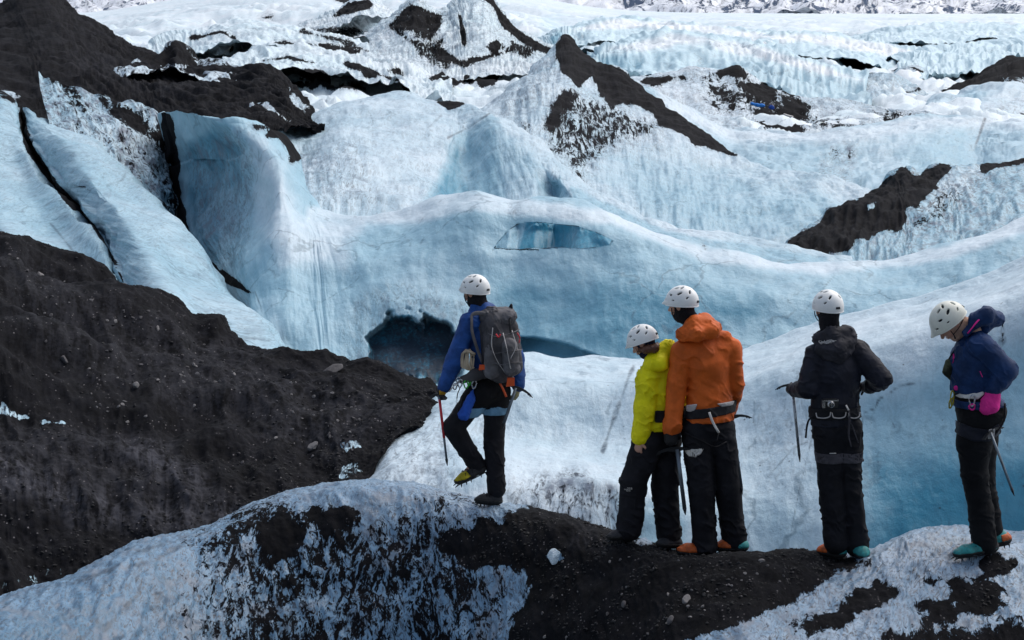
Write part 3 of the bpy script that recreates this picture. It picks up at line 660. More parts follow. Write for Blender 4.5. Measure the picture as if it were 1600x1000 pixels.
# LC: dirty slope falling into the crevasse
a = [(60,112,51),(110,130,50),(160,145,49.5),(205,160,49),(240,180,48.6),(258,205,48.4),(268,230,48.4)]
b1 = [(70,175,47),(125,195,46.5),(170,215,46),(208,238,45.7),(238,258,45.6),(258,275,46),(271,295,46.6)]
b2 = [(90,240,42.5),(150,270,42),(195,300,41.6),(228,330,41.4),(254,355,41.6),(270,372,42),(282,392,42.6)]
b3 = [(120,300,39.5),(180,340,39),(230,375,38.6),(265,405,38.4),(295,430,38.4),(315,445,38.6),(330,460,39)]
layer("dirty_slope", [a, b1, b2, b3], 170, 170, M_ICE, noise=[(0.25, (3, 3, 2.5), 4, False, 'xyz'), (0.12, (0.8, 2.4), 4, True, 'uv')],
    base=dict(ash=0.42, blue=0.3, grime=0.9), ash=[(0.62, 20, 10, [(90,125),(150,140),(265,200),(270,240),(200,200),(120,160)]), (0.25, 10, 6, [(112,128),(130,132),(195,205),(175,205)]), (0.5, 14, 8, [(235,250),(280,290),(300,400),(262,340)])], softk=2.0, uvk=0.6)

# LAB: the ice flanks running down to the moraine, split by a narrow groove
rws = [
 [(-150,160,46),(-130,230,43),(-110,290,40.5),(-90,340,37.5),(-70,390,35),(-60,430,32.5),(-50,500,29)],
 [(-60,150,45),(-50,222,41.4),(-30,287,38.6),(-5,342,35.4),(25,392,33),(50,435,30.6),(70,500,28)],
 [(-2,142,47),(8,217,43),(30,285,40),(58,335,37),(95,382,34.5),(130,425,32),(160,490,29)],
 [(24,165,47),(33,215,43.4),(60,270,40.4),(100,314,37.4),(134,350,35.2),(160,385,33.4),(186,450,30.4)],
 [(31,168,50),(42,217,46.6),(72,268,43.2),(111,313,39.8),(145,350,37.2),(169,385,35.0),(193,450,31.6)],
 [(39,168,47.4),(49,213,43.8),(79,264,40.8),(118,309,37.7),(151,347,35.4),(176,382,33.5),(200,447,30.4)],
 [(60,180,46.4),(86,206,42.5),(120,252,39.3),(158,298,36.2),(194,342,33.7),(224,388,31.6),(254,460,28.9)],
 [(80,186,47.2),(112,208,43.6),(152,246,40.2),(192,294,37.8),(236,345,35),(275,400,32.6),(315,490,29.4)],
 [(100,192,48.6),(138,213,45),(180,248,42),(222,290,39),(280,357,36),(335,432,33.2),(410,500,30.2)],
 [(106,196,51),(146,220,47.5),(190,256,44.5),(234,300,41.5),(292,366,38.5),(348,440,35.5),(420,510,32)]]
rws = [[(x, y + (6 if k == 9 else 0), Y) for x, y, Y in r] + [(r[-1][0] + 40, r[-1][1] + 90, r[-1][2] - 2.5)] for k, r in enumerate(rws)]
layer("ice_flank", rws, 260, 420, M_ICE,
    noise=[(0.20, (2.6, 2.6, 2.0), 3, False, 'xyz'), (0.03, (0.6, 1.2), 3, False, 'uv'), (0.012, (0.25, 0.25, 0.22), 3, False, 'xyz')],
    base=dict(blue=0.36, grime=0.5),
    ash=[(0.95, 4, 3, ('line', 2.2, [(30,150),(40,215),(70,268),(110,312),(144,350),(168,386),(192,440)])), (1.0, 5, 4, ('line', 6, [(33,180),(42,222),(72,270),(96,300),(118,322)])), (1.0, 9, 7, [(48,168),(70,164),(86,172),(80,182),(60,182)]), (1.0, 9, 7, [(98,176),(120,166),(142,190),(138,198),(112,194)]),
         (0.6, 12, 8, [(-10,128),(60,145),(110,165),(140,200),(100,190),(40,165),(-10,150)]), (0.55, 3, 2, ('line', 1.2, [(78,348),(95,368),(118,398)])), (0.5, 6, 4, [(110,285),(135,290),(140,298),(115,294)]), (0.55, 3, 3, ('line', 1.2, [(168,290),(190,282),(196,272)]))],
    blue=[(0.42, 30, 8, [(50,215),(100,215),(150,255),(160,290),(110,285),(70,250)]), (0.3, 30, 8, [(0,170),(24,180),(50,270),(20,280)]), (0.25, 30, 10, [(300,460),(400,480),(420,545),(350,520)])],
    grime=[(0.4, 30, 10, [(0,250),(60,300),(140,400),(80,410),(0,340)])], uvk=0.8)

# far ice field, a distant dark peak, and the mountains
cols_x = [-260, -60, 120, 300, 460, 620, 780, 940, 1100, 1260, 1420, 1580, 1760, 1900]
rows = []
for py, Y in ((330, 72), (260, 90), (205, 112), (165, 145), (130, 205), (102, 290), (78, 420), (56, 620), (38, 900), (27, 1300), (20, 1700)):
    lift = 46 * max(0.0, 1 - py / 60.0) ** .5
    rows.append([(x, py - lift * math.exp(-((x - 560) / 330.0) ** 4) + (6 * math.sin(x / 210.0 + py * .05)) * (1 if 60 < py < 240 else .25), Y) for x in cols_x])
DEB = [(0.40, 20, 12, [(300,60),(420,40),(560,60),(660,110),(700,140),(540,140),(430,100),(320,80)]), (0.5, 14, 10, [(440,60),(560,20),(600,50),(560,70),(470,60)])]
def dblob(x, y, w, h, l=0.95): return (l, 4, 3.5, [(x - w, y + h * .3), (x - w * .3, y - h), (x + w * .4, y - h * .6), (x + w, y + h), (x + w * .1, y + h * .8)])
for x, y, w_, h in ((345,47,16,7),(420,28,18,3),(445,44,10,4),(480,45,14,6),(530,22,12,6),(515,65,10,3),(545,74,14,5),(572,78,16,8),(585,65,8,3),(606,84,10,4),(576,92,10,4),(490,114,22,9),(578,121,8,4),(606,107,14,5),(530,40,8,4),(410,44,5,3),(670,100,14,4),(690,108,10,3),(645,50,8,3),(360,74,6,2),(270,41,4,2),(1165,85,5,2),(1090,43,5,1.5)):
    DEB.append(dblob(x, y, w_, h))
DEB += [(1.0, 6, 5, [(450,133),(500,125),(560,132),(570,138),(480,140)]), (1.0, 7, 5, [(620,138),(670,122),(720,106),(795,100),(790,112),(770,122),(740,128),(700,130),(660,136)]), (0.9, 5, 4, [(745,126),(776,118),(770,132),(750,136)]), (0.8, 5, 3, ('line', 4, [(700,90),(735,100),(800,74),(835,68)])), (0.9, 5, 3, ('line', 3, [(612,42),(650,66),(700,88),(730,98)])), (0.9, 5, 4, [(520,0),(560,-5),(590,2),(560,10)])]
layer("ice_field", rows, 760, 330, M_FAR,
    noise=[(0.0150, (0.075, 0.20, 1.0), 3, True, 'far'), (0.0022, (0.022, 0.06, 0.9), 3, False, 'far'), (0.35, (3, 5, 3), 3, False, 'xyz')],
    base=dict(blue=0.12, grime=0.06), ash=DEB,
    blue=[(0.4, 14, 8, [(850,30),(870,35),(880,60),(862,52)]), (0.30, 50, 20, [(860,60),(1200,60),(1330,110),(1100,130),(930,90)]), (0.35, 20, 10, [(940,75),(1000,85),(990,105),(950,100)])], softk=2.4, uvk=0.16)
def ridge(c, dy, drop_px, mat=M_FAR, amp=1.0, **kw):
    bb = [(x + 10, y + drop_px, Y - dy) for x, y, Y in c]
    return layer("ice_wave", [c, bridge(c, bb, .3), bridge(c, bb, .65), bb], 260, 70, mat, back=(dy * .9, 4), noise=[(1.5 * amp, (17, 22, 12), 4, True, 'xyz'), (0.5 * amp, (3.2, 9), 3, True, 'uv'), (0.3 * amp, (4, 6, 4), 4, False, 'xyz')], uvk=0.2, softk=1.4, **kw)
ridge([(880,122,190),(915,100,200),(950,80,212),(1000,64,220),(1060,58,222),(1120,63,220),(1180,78,212),(1240,98,200),(1300,116,190),(1350,128,184)], 45, 56, base=dict(blue=.62, grime=.15), blue=[(0.0, 8, 4, [(880,130),(950,74),(1060,50),(1180,70),(1350,122),(1350,132),(1180,90),(1060,70),(950,92)]), (.75, 16, 6, [(925,84),(990,80),(1010,108),(940,112)]), (.6, 18, 6, [(1066,76),(1110,70),(1130,100),(1080,112)])])  # right-hand waves: blue faces are shadow sides painted into the colour, crests white
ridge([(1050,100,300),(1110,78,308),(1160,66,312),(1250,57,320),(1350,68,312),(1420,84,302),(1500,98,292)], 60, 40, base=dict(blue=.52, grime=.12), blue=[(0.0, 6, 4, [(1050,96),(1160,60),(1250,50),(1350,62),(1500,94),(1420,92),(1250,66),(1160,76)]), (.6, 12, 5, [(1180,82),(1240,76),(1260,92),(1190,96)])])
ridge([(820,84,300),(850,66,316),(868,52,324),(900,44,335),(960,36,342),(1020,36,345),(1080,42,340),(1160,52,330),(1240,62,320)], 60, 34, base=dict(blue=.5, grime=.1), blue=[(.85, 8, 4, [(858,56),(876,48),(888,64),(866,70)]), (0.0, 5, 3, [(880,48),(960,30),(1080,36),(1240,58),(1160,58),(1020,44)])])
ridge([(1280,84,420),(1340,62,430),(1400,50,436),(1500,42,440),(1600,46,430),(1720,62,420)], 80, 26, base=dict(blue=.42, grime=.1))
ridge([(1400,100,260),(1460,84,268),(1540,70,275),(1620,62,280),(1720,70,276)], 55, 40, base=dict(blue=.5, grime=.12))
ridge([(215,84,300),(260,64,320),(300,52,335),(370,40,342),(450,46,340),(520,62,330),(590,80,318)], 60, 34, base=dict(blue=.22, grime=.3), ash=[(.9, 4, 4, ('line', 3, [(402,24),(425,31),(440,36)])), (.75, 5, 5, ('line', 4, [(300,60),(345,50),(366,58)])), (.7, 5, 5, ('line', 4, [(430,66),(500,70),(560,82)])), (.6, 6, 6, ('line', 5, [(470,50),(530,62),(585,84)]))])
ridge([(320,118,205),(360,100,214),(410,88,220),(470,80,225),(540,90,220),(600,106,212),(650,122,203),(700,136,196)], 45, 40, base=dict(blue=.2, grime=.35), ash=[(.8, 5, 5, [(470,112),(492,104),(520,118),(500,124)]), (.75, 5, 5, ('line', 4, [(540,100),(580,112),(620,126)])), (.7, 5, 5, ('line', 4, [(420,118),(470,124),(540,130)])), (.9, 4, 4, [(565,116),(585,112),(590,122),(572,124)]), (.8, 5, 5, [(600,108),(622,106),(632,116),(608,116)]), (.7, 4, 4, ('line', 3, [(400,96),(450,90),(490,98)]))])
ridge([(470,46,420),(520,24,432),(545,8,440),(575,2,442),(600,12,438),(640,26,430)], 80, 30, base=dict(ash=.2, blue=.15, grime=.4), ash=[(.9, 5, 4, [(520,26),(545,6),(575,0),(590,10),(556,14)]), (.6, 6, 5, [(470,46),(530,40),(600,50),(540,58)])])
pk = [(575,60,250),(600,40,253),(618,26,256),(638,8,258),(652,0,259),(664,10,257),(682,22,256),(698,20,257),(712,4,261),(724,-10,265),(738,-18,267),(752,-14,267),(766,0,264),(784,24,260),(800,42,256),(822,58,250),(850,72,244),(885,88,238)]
pm = [(580,72,238),(606,64,236),(626,56,236),(644,46,237),(658,42,238),(670,50,237),(688,62,232),(704,64,231),(718,50,235),(730,40,238),(744,36,239),(758,40,238),(772,52,236),(790,66,234),(808,76,232),(828,84,230),(855,92,228),(885,102,226)]
pb = [(570,110,210),(600,120,206),(622,124,205),(642,126,205),(660,128,205),(674,130,205),(690,132,204),(706,134,204),(722,134,204),(736,132,204),(750,130,204),(765,128,204),(780,126,204),(796,124,204),(815,122,204),(835,122,204),(860,124,204),(890,128,204)]
layer("far_peak", [pk, pm, pb], 330, 130, M_FAR, back=(18, 12), noise=[(0.9, (9, 9, 7), 4, True, 'xyz'), (0.25, (2.6, 5), 4, True, 'uv'), (0.2, (1.2, 1.2, 1), 3, False, 'xyz')], uvk=0.26, softk=1.8,
    base=dict(ash=0.16, blue=0.22, grime=0.6),
    ash=[(0.66, 8, 6, [(606,40),(640,4),(672,14),(700,18),(690,40),(672,66),(636,50)]), (0.55, 8, 6, [(640,66),(690,60),(706,90),(700,112),(650,92)]),
         (1.0, 5, 4, ('line', 6, [(748,-16),(770,4),(790,34),(818,60),(850,76),(884,90)])), (0.95, 4, 3, ('line', 3.2, [(718,24),(722,44),(725,68)])), (0.95, 6, 4, [(760,72),(776,62),(794,74),(772,82)]),
         (0.8, 5, 4, ('line', 5, [(690,86),(720,100),(760,90),(800,78)])), (0.62, 6, 4, ('line', 4, [(612,44),(650,68),(690,92),(726,102)])), (0.6, 6, 5, [(796,60),(840,80),(820,90),(796,80)])])
mx = list(range(-300, 2000, 100))
mt = [[(x, -60 + 30 * math.sin(x * .011) + 18 * math.sin(x * .031), 3300) for x in mx], [(x, 6, 2750) for x in mx], [(x, 40, 2300) for x in mx]]
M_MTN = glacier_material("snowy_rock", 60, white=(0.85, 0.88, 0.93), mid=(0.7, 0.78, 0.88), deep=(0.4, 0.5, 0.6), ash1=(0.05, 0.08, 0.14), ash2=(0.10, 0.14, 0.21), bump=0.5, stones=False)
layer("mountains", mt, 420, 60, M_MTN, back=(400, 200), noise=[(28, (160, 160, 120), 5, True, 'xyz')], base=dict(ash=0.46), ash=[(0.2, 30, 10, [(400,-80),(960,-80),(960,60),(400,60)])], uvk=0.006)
# ------------------------------------------------------------------ modelling kit: implicit cloth and bodies, tubes
def V3(a): return np.asarray(a, float)
def unit(a):
    a = V3(a); return a / (np.linalg.norm(a) + 1e-12)

class Sdf:
    """smooth union of tapered capsules and ellipsoids, meshed as ONE closed surface"""
    def __init__(s, h=0.008, k=0.02):
        s.h, s.k, s.ops = h, k, []
    def cap(s, a, b, ra, rb, flat=None, k=None, sub=False):
        s.ops.append(('cap', V3(a), V3(b), ra, rb, flat, s.k if k is None else k, sub)); return s
    def chain(s, pts, rs, flat=None, k=None):
        for i in range(len(pts) - 1): s.cap(pts[i], pts[i + 1], rs[i], rs[i + 1], flat, k)
        return s
    def ell(s, c, r, R=None, k=None, sub=False):
        s.ops.append(('ell', V3(c), V3(r), np.eye(3) if R is None else V3(R), s.k if k is None else k, sub)); return s
    def bounds(s):
        lo, hi = np.full(3, 1e9), np.full(3, -1e9)
        for o in s.ops:
            if o[-1]: continue
            if o[0] == 'cap':
                r = max(o[3], o[4])
                if o[5] is not None: r *= max(1.0, o[5][1])
                lo = np.minimum(lo, np.minimum(o[1], o[2]) - r); hi = np.maximum(hi, np.maximum(o[1], o[2]) + r)
            else:
                r = o[2].max(); lo = np.minimum(lo, o[1] - r); hi = np.maximum(hi, o[1] + r)
        return lo, hi
    def eval(s, pad=0.03):
        lo, hi = s.bounds()
        lo, hi = lo - pad, hi + pad
        n = np.ceil((hi - lo) / s.h).astype(int) + 1
        ax = [lo[i] + s.h * np.arange(n[i]) for i in range(3)]
        D = np.full(tuple(n), 0.08, np.float32)
        for o in s.ops:
            if o[0] == 'cap':
                r = max(o[3], o[4]) * (max(1.0, o[5][1]) if o[5] is not None else 1.0)
                l, h_ = np.minimum(o[1], o[2]) - r - 0.07, np.maximum(o[1], o[2]) + r + 0.07
            else:
                r = o[2].max(); l, h_ = o[1] - r - 0.07, o[1] + r + 0.07
            i0 = np.clip(np.floor((l - lo) / s.h).astype(int), 0, n); i1 = np.clip(np.ceil((h_ - lo) / s.h).astype(int) + 1, 0, n)
            if (i1 <= i0).any(): continue
            sl = tuple(slice(a, b) for a, b in zip(i0, i1))
            X, Y, Z = np.meshgrid(*(ax[i][sl[i]] for i in range(3)), indexing='ij')
            p = np.stack([X, Y, Z], -1)
            if o[0] == 'cap':
                a, b, ra, rb, flat = o[1:6]
                q, ab = p - a, b - a
                sc = 1.0
                if flat is not None:
                    nn, f = unit(flat[0]), flat[1]
                    q = q + nn * ((q @ nn) * (1 / f - 1))[..., None]
                    ab = ab + nn * ((ab @ nn) * (1 / f - 1))
                    sc = min(1.0, (1 + f) / 2)
                t = np.clip((q @ ab) / (ab @ ab + 1e-12), 0, 1)
                d = (np.linalg.norm(q - t[..., None] * ab, axis=-1) - (ra + (rb - ra) * t)) * sc
            else:
                q = (p - o[1]) @ o[3]              # columns of R are the local axes
                u = q / o[2]
                l0 = np.linalg.norm(u, axis=-1); l1 = np.linalg.norm(u / o[2], axis=-1)
                d = l0 * (l0 - 1) / (l1 + 1e-9)
            k, sub = o[-2], o[-1]
            cur = D[sl]
            if sub:
                D[sl] = np.maximum(cur, -d)
            else:
                hh = np.clip(0.5 + 0.5 * (cur - d) / k, 0, 1)
                D[sl] = (cur * (1 - hh) + d * hh - k * hh * (1 - hh)).astype(np.float32)
        s.lo, s.n, s.ax, s.D = lo, n, ax, D
        return s
    def pts(s):
        X, Y, Z = np.meshgrid(*s.ax, indexing='ij')
        return np.stack([X, Y, Z], -1)
    def wrinkle(s, amp, scale, oct=3, seed=0.0, ridged=True):
        m = np.abs(s.D) < 0.035
        p = s.pts()[m] / np.asarray(scale)
        p = p + seed
        p[:, 2] += 0.55 * p[:, 0]
        q = p + 0.55 * fbm(p * 0.5 + 5, 2)[:, None]
        n = perlin(q)
        r = np.clip(1 - np.abs(n) * 4.2, 0, 1) ** 1.6
        q2 = q * 2.1 + 11
        r2 = np.clip(1 - np.abs(perlin(q2)) * 3.6, 0, 1) ** 1.6
        mk = sstep((fbm(p * 0.45 + 31, 2) + .22) / .5)
        w_ = 0.9 * r * mk + 0.40 * r2 * (1 - .6 * mk) * sstep((n + .25) / .5) + 0.55 * perlin(q * .6 + 3)
        s.D[m] -= (amp * 1.25 * (w_ - .2)).astype(np.float32)
        return s
    def clip(s, x0, x1, z):
        P = s.pts()
        r = np.maximum(np.maximum(x0 - P[..., 0], P[..., 0] - x1), P[..., 2] - z)
        s.D = np.maximum(s.D, -r).astype(np.float32)
        return s
    def mesh(s, name, mat, parent=None, D=None):
        v, f = surface_nets(s.D if D is None else D, s.lo, s.h)
        return mesh_obj(name, v, f, mat, parent)
    def patch(s, name, mat, parent, off, region, inner=0.004):
        """a second piece of cloth lying on this one: the same surface pushed out by off where region(points) < 0"""
        D = np.maximum(np.maximum(s.D - off, region(s.pts())), -(s.D + inner)).astype(np.float32)
        return s.mesh(name, mat, parent, D)

def surface_nets(D, lo, h):
    s = D < 0
    nx, ny, nz = D.shape
    c = [s[i:nx-1+i, j:ny-1+j, k:nz-1+k] for i in (0,1) for j in (0,1) for k in (0,1)]
    tot = sum(x.astype(np.int8) for x in c)
    act = (tot > 0) & (tot < 8)
    ids = np.full(act.shape, -1, np.int32)
    I = np.argwhere(act)
    ids[act] = np.arange(len(I))
    vals = np.stack([D[I[:,0]+i, I[:,1]+j, I[:,2]+k] for i in (0,1) for j in (0,1) for k in (0,1)], -1)
    cor = np.array([(i,j,k) for i in (0,1) for j in (0,1) for k in (0,1)], float)
    acc = np.zeros((len(I), 3)); cnt = np.zeros(len(I))
    for a in range(8):
        for b in range(a + 1, 8):
            if np.abs(cor[a] - cor[b]).sum() == 1:
                va, vb = vals[:, a], vals[:, b]
                x = (va < 0) != (vb < 0)
                t = np.where(x, va / np.where(x, va - vb, 1), 0)
                acc += np.where(x[:, None], cor[a] + t[:, None] * (cor[b] - cor[a]), 0); cnt += x
    v = lo + h * (I + acc / np.maximum(cnt, 1)[:, None])
    F = []
    for d in range(3):
        o1, o2 = (d + 1) % 3, (d + 2) % 3
        sh = [nx, ny, nz]
        lo_i = [1, 1, 1]; hi_i = [nx - 1, ny - 1, nz - 1]
        lo_i[d] = 0; hi_i[d] = sh[d] - 1
        A = s[tuple(slice(lo_i[i], hi_i[i]) for i in range(3))]
        up = [slice(lo_i[i], hi_i[i]) for i in range(3)]; up[d] = slice(lo_i[d] + 1, hi_i[d] + 1)
        B = s[tuple(up)]
        for cond, flip in ((A & ~B, False), (~A & B, True)):
            q = np.argwhere(cond) + np.array(lo_i)
            if not len(q): continue
            def g(a, b):
                r = q.copy(); r[:, o1] -= a; r[:, o2] -= b
                return ids[r[:, 0], r[:, 1], r[:, 2]]
            f = np.stack([g(1, 1), g(0, 1), g(0, 0), g(1, 0)], -1)
            F.append(f[:, ::-1] if flip else f)
    F = np.concatenate(F) if F else np.zeros((0, 4), int)
    return v, F[(F >= 0).all(1)]

def tube_geo(pts, rs, n=8, flat=1.0, up=(0, 0, 1), caps=True, sub=1):
    pts = V3(pts)
    if sub > 1 and len(pts) > 2: 
        m = (len(pts) - 1) * sub + 1
        rs = np.interp(np.linspace(0, len(pts) - 1, m), np.arange(len(pts)), np.broadcast_to(rs, len(pts)))
        pts = cr(pts, m)
    rs = np.broadcast_to(np.asarray(rs, float), len(pts))
    t = np.gradient(pts, axis=0); t /= np.linalg.norm(t, axis=1, keepdims=True) + 1e-12
    ref = unit(up)
    vs = []
    for p, d, r in zip(pts, t, rs):
        a = np.cross(ref, d)
        if np.linalg.norm(a) < 1e-3: a = np.cross((1, 0.2, 0.1), d)
        a = unit(a); b = np.cross(d, a)
        for k in range(n):
            th = 2 * math.pi * k / n
            vs.append(p + r * (a * math.cos(th) + b * math.sin(th) * flat))
    fs = []
    for i in range(len(pts) - 1):
        for k in range(n):
            fs.append((i*n + k, i*n + (k+1) % n, (i+1)*n + (k+1) % n, (i+1)*n + k))
    if caps:
        fs.append(tuple(range(n - 1, -1, -1))); fs.append(tuple((len(pts)-1)*n + k for k in range(n)))
    return np.array(vs), fs

def geo_join(parts):
    V, Fc, o = [], [], 0
    for v, f in parts:
        V.append(v); Fc += [tuple(i + o for i in q) for q in f]; o += len(v)
    return np.concatenate(V), Fc

def tube(name, pts, rs, mat, parent=None, **kw):
    v, f = tube_geo(pts, rs, **kw)
    return mesh_obj(name, v, f, mat, parent)

def tubes(name, lst, mat, parent=None):
    v, f = geo_join([tube_geo(p, r, **kw) for p, r, kw in lst])
    return mesh_obj(name, v, f, mat, parent)

def prism(outline, ax_u, ax_v, origin, thick):
    """flat outline (u,v) given a real thickness"""
    u, v_ = V3(ax_u), V3(ax_v); n = unit(np.cross(u, v_))
    P = [V3(origin) + a * u + b * v_ for a, b in outline]
    m = len(P)
    vs = [p - n * thick / 2 for p in P] + [p + n * thick / 2 for p in P]
    fs = [tuple(range(m - 1, -1, -1)), tuple(range(m, 2 * m))] + [(i, (i+1) % m, m + (i+1) % m, m + i) for i in range(m)]
    return np.array(vs), fs

def empty(name, loc=(0, 0, 0)):
    o = bpy.data.objects.new(name, None); COL.objects.link(o); o.location = loc
    return o

# ------------------------------------------------------------------ small materials
def cloth(name, col, rough=0.8, weave=260.0, bump=0.25, var=0.25, spec=0.25):
    s = NT(name)
    tc = s.n("ShaderNodeTexCoord").outputs["Object"]
    a = s.noise(tc, 9.0, 5, 0.6); b = s.noise(tc, weave, 2, 0.5); c = s.noise(tc, 26.0, 4, 0.6)
    dark = tuple(x * (1 - var) for x in col); lite = tuple(min(1, x * (1 + var) + 0.002) for x in col)
    s.l(s.mix(s.ramp(a, 0.35, 0.65), dark, lite), s.b.inputs["Base Color"])
    s.b.inputs["Roughness"].default_value = rough
    s.b.inputs["Specular IOR Level"].default_value = spec
    n1 = s.bump(c, 0.32, 0.010); n2 = s.bump(b, bump, 0.002, n1)
    s.l(n2, s.b.inputs["Normal"])
    return s.m

def hard(name, col, rough=0.45, metal=0.0, spec=0.5, var=0.12, scale=30.0):
    s = NT(name)
    tc = s.n("ShaderNodeTexCoord").outputs["Object"]
    a = s.noise(tc, scale, 5, 0.65)
    s.l(s.mix(s.ramp(a, 0.35, 0.7), tuple(x * (1 - var) for x in col), col), s.b.inputs["Base Color"])
    s.l(s.ramp(a, 0.3, 0.7, rough - .08, rough + .1), s.b.inputs["Roughness"])
    s.b.inputs["Metallic"].default_value = metal
    s.b.inputs["Specular IOR Level"].default_value = spec
    return s.m

C = dict(
    skin=hard("skin", (0.50, 0.27, 0.19), 0.5, scale=60), hair=hard("hair", (0.10, 0.035, 0.016), 0.5),
    eye=hard("eye", (0.03, 0.02, 0.015), 0.2),
    helmet=hard("white_helmet_shell", (0.86, 0.87, 0.85), 0.38, var=0.05), helmet2=hard("ivory_helmet_shell", (0.74, 0.75, 0.66), 0.4, var=0.05),
    liner=hard("dark_foam", (0.008, 0.010, 0.016), 0.7), strap=cloth("black_webbing", (0.012, 0.012, 0.015), 0.7),
    blackknit=cloth("black_knit", (0.010, 0.010, 0.014), 0.95, 180), navyknit=cloth("navy_knit", (0.012, 0.014, 0.04), 0.95, 180), beigeknit=cloth("beige_fleece", (0.52, 0.33, 0.25), 0.95, 150),
    blue=cloth("blue_shell_fabric", (0.012, 0.062, 0.24), 0.62), yellow=cloth("yellow_shell_fabric", (0.78, 0.70, 0.004), 0.65, var=0.12),
    orange=cloth("orange_shell_fabric", (0.56, 0.105, 0.012), 0.62, var=0.15), black=cloth("black_shell_fabric", (0.0085, 0.010, 0.019), 0.62),
    greyblack=cloth("charcoal_fabric", (0.026, 0.026, 0.034), 0.75), navy=cloth("navy_shell_fabric", (0.005, 0.028, 0.10), 0.65),
    trouser=cloth("black_trouser_fabric", (0.0070, 0.0070, 0.0105), 0.78), trouser2=cloth("soft_black_trouser_fabric", (0.004, 0.004, 0.0055), 0.85),
    bluetrim=cloth("pale_blue_fabric", (0.13, 0.27, 0.40), 0.7), knee=cloth("grey_knee_fabric", (0.07, 0.065, 0.075), 0.8),
    white=cloth("white_webbing", (0.62, 0.60, 0.57), 0.7, var=0.1), lightgrey=cloth("light_grey_fabric", (0.45, 0.43, 0.42), 0.8, var=0.1),
    glove=cloth("black_glove_leather", (0.014, 0.014, 0.016), 0.6), gloveyellow=cloth("yellow_leather", (0.45, 0.24, 0.02), 0.6), glovetan=cloth("tan_glove_fabric", (0.26, 0.24, 0.13), 0.7), pink=cloth("pink_fleece", (0.75, 0.03, 0.28), 0.8, var=0.12),
    pack=cloth("grey_pack_fabric", (0.062, 0.060, 0.066), 0.7, 200), packlight=cloth("light_grey_pack_fabric", (0.115, 0.112, 0.12), 0.7, 200),
    red=hard("red_anodised_metal", (0.55, 0.02, 0.035), 0.35, 0.3), orangehard=hard("orange_plastic", (0.75, 0.10, 0.02), 0.45), 
    steel=hard("blue_grey_aluminium", (0.16, 0.19, 0.22), 0.35, 0.55), darksteel=hard("dark_steel", (0.035, 0.037, 0.042), 0.4, 0.6), brightsteel=hard("bright_steel", (0.55, 0.57, 0.6), 0.28, 0.9),
    axe=hard('silver_aluminium', (0.34, 0.37, 0.40), 0.3, 0.6),
    rope=cloth("beige_rope", (0.46, 0.38, 0.28), 0.85, 120, 0.6), bluesack=cloth("bright_blue_nylon", (0.012, 0.07, 0.36), 0.6), green=hard("green_anodised_metal", (0.05, 0.45, 0.04), 0.35, 0.3), gold=hard("gold_anodised_metal", (0.42, 0.36, 0.03), 0.35, 0.4),
    bootgrey=cloth("dark_grey_boot", (0.03, 0.03, 0.033), 0.7), bootyellow=cloth("yellow_boot", (0.42, 0.34, 0.015), 0.6), bootorange=hard("scuffed_orange_boot", (0.66, 0.12, 0.012), 0.6, scale=38, var=.45), bootteal=hard("scuffed_teal_boot", (0.025, 0.30, 0.30), 0.6, scale=38, var=.45), sole=hard("black_rubber", (0.012, 0.012, 0.012), 0.8),
    patch=cloth("white_patch", (0.60, 0.58, 0.54), 0.8, var=0.08), camblack=hard("black_camera_plastic", (0.015, 0.015, 0.017), 0.4), camsilver=hard("silver_camera_metal", (0.5, 0.5, 0.5), 0.3, 0.8), glass=hard("lens_glass", (0.008, 0.009, 0.014), 0.08, 0.0, 0.9), camo=cloth("camouflage_cloth", (0.05, 0.06, 0.035), 0.8, var=0.7),
    stone=hard("pale_stone", (0.23, 0.22, 0.22), 0.9, scale=14, var=0.45), stone2=hard("grey_stone", (0.10, 0.095, 0.10), 0.9, scale=14, var=0.45))

BV0 = BVHTree.FromPolygons([Vector(v) for v in LAYERS["ice_mound"][0][1].tolist()], LAYERS["ice_mound"][0][2].tolist())
def ray_hit(bv, px, py):
    o = Vector((0, 0, CAM_Z)); d = (Vector(unproj(px, py, 10.0).tolist()) - o).normalized()
    return bv.ray_cast(o, d)[0]

class Fig:
    """a walker: joints are read off the photograph at the walker's own distance; d is depth in the same units (+ = away)"""
    def __init__(s, foot, Y=None):
        if Y is None:
            Y = ray_hit(BV0, *foot).y
        s.Y = Y; s.s = Y / F_PX
    def p(s, px, py, d=0.0): return unproj(px, py, s.Y + d * s.s)
    def r(s, *a):
        a = [x * s.s for x in a]
        return a if len(a) > 1 else a[0]

def frame(fwd, roll=0.0):
    f = unit(fwd); l = unit(np.cross((0, 0, 1), f)); u = np.cross(f, l)
    return np.stack([f, l, u], 1)           # columns: forward, left, up

def add_head(S, c, R, neck, z=1.0):
    L = lambda x, y, q: c + R @ (z * V3((x, y, q)))
    S.ell(L(-.012, 0, .03), z * V3((.095, .075, .092)), R)
    S.cap(L(.035, 0, -.02), L(.05, 0, -.088), .062 * z, .034 * z, k=.025)
    for sgn in (-1, 1):
        S.ell(L(.058, sgn * .034, -.03), z * V3((.028, .025, .03)), R)
        S.ell(L(-.008, sgn * .077, -.008), z * V3((.024, .011, .034)), R, k=.008)
        S.ell(L(.096, sgn * .031, .0), z * V3((.016, .017, .011)), R, sub=True)
    S.cap(L(.082, -.035, .02), L(.082, .035, .02), .013 * z, .013 * z, k=.012)
    S.cap(L(.090, 0, .005), L(.112, 0, -.034), .010 * z, .015 * z, k=.01)
    S.cap(L(.090, -.02, -.064), L(.090, .02, -.064), .009 * z, .009 * z, k=.006)
    S.cap(L(-.02, 0, -.04), neck, .058 * z, .06 * z, k=.03)
    return S

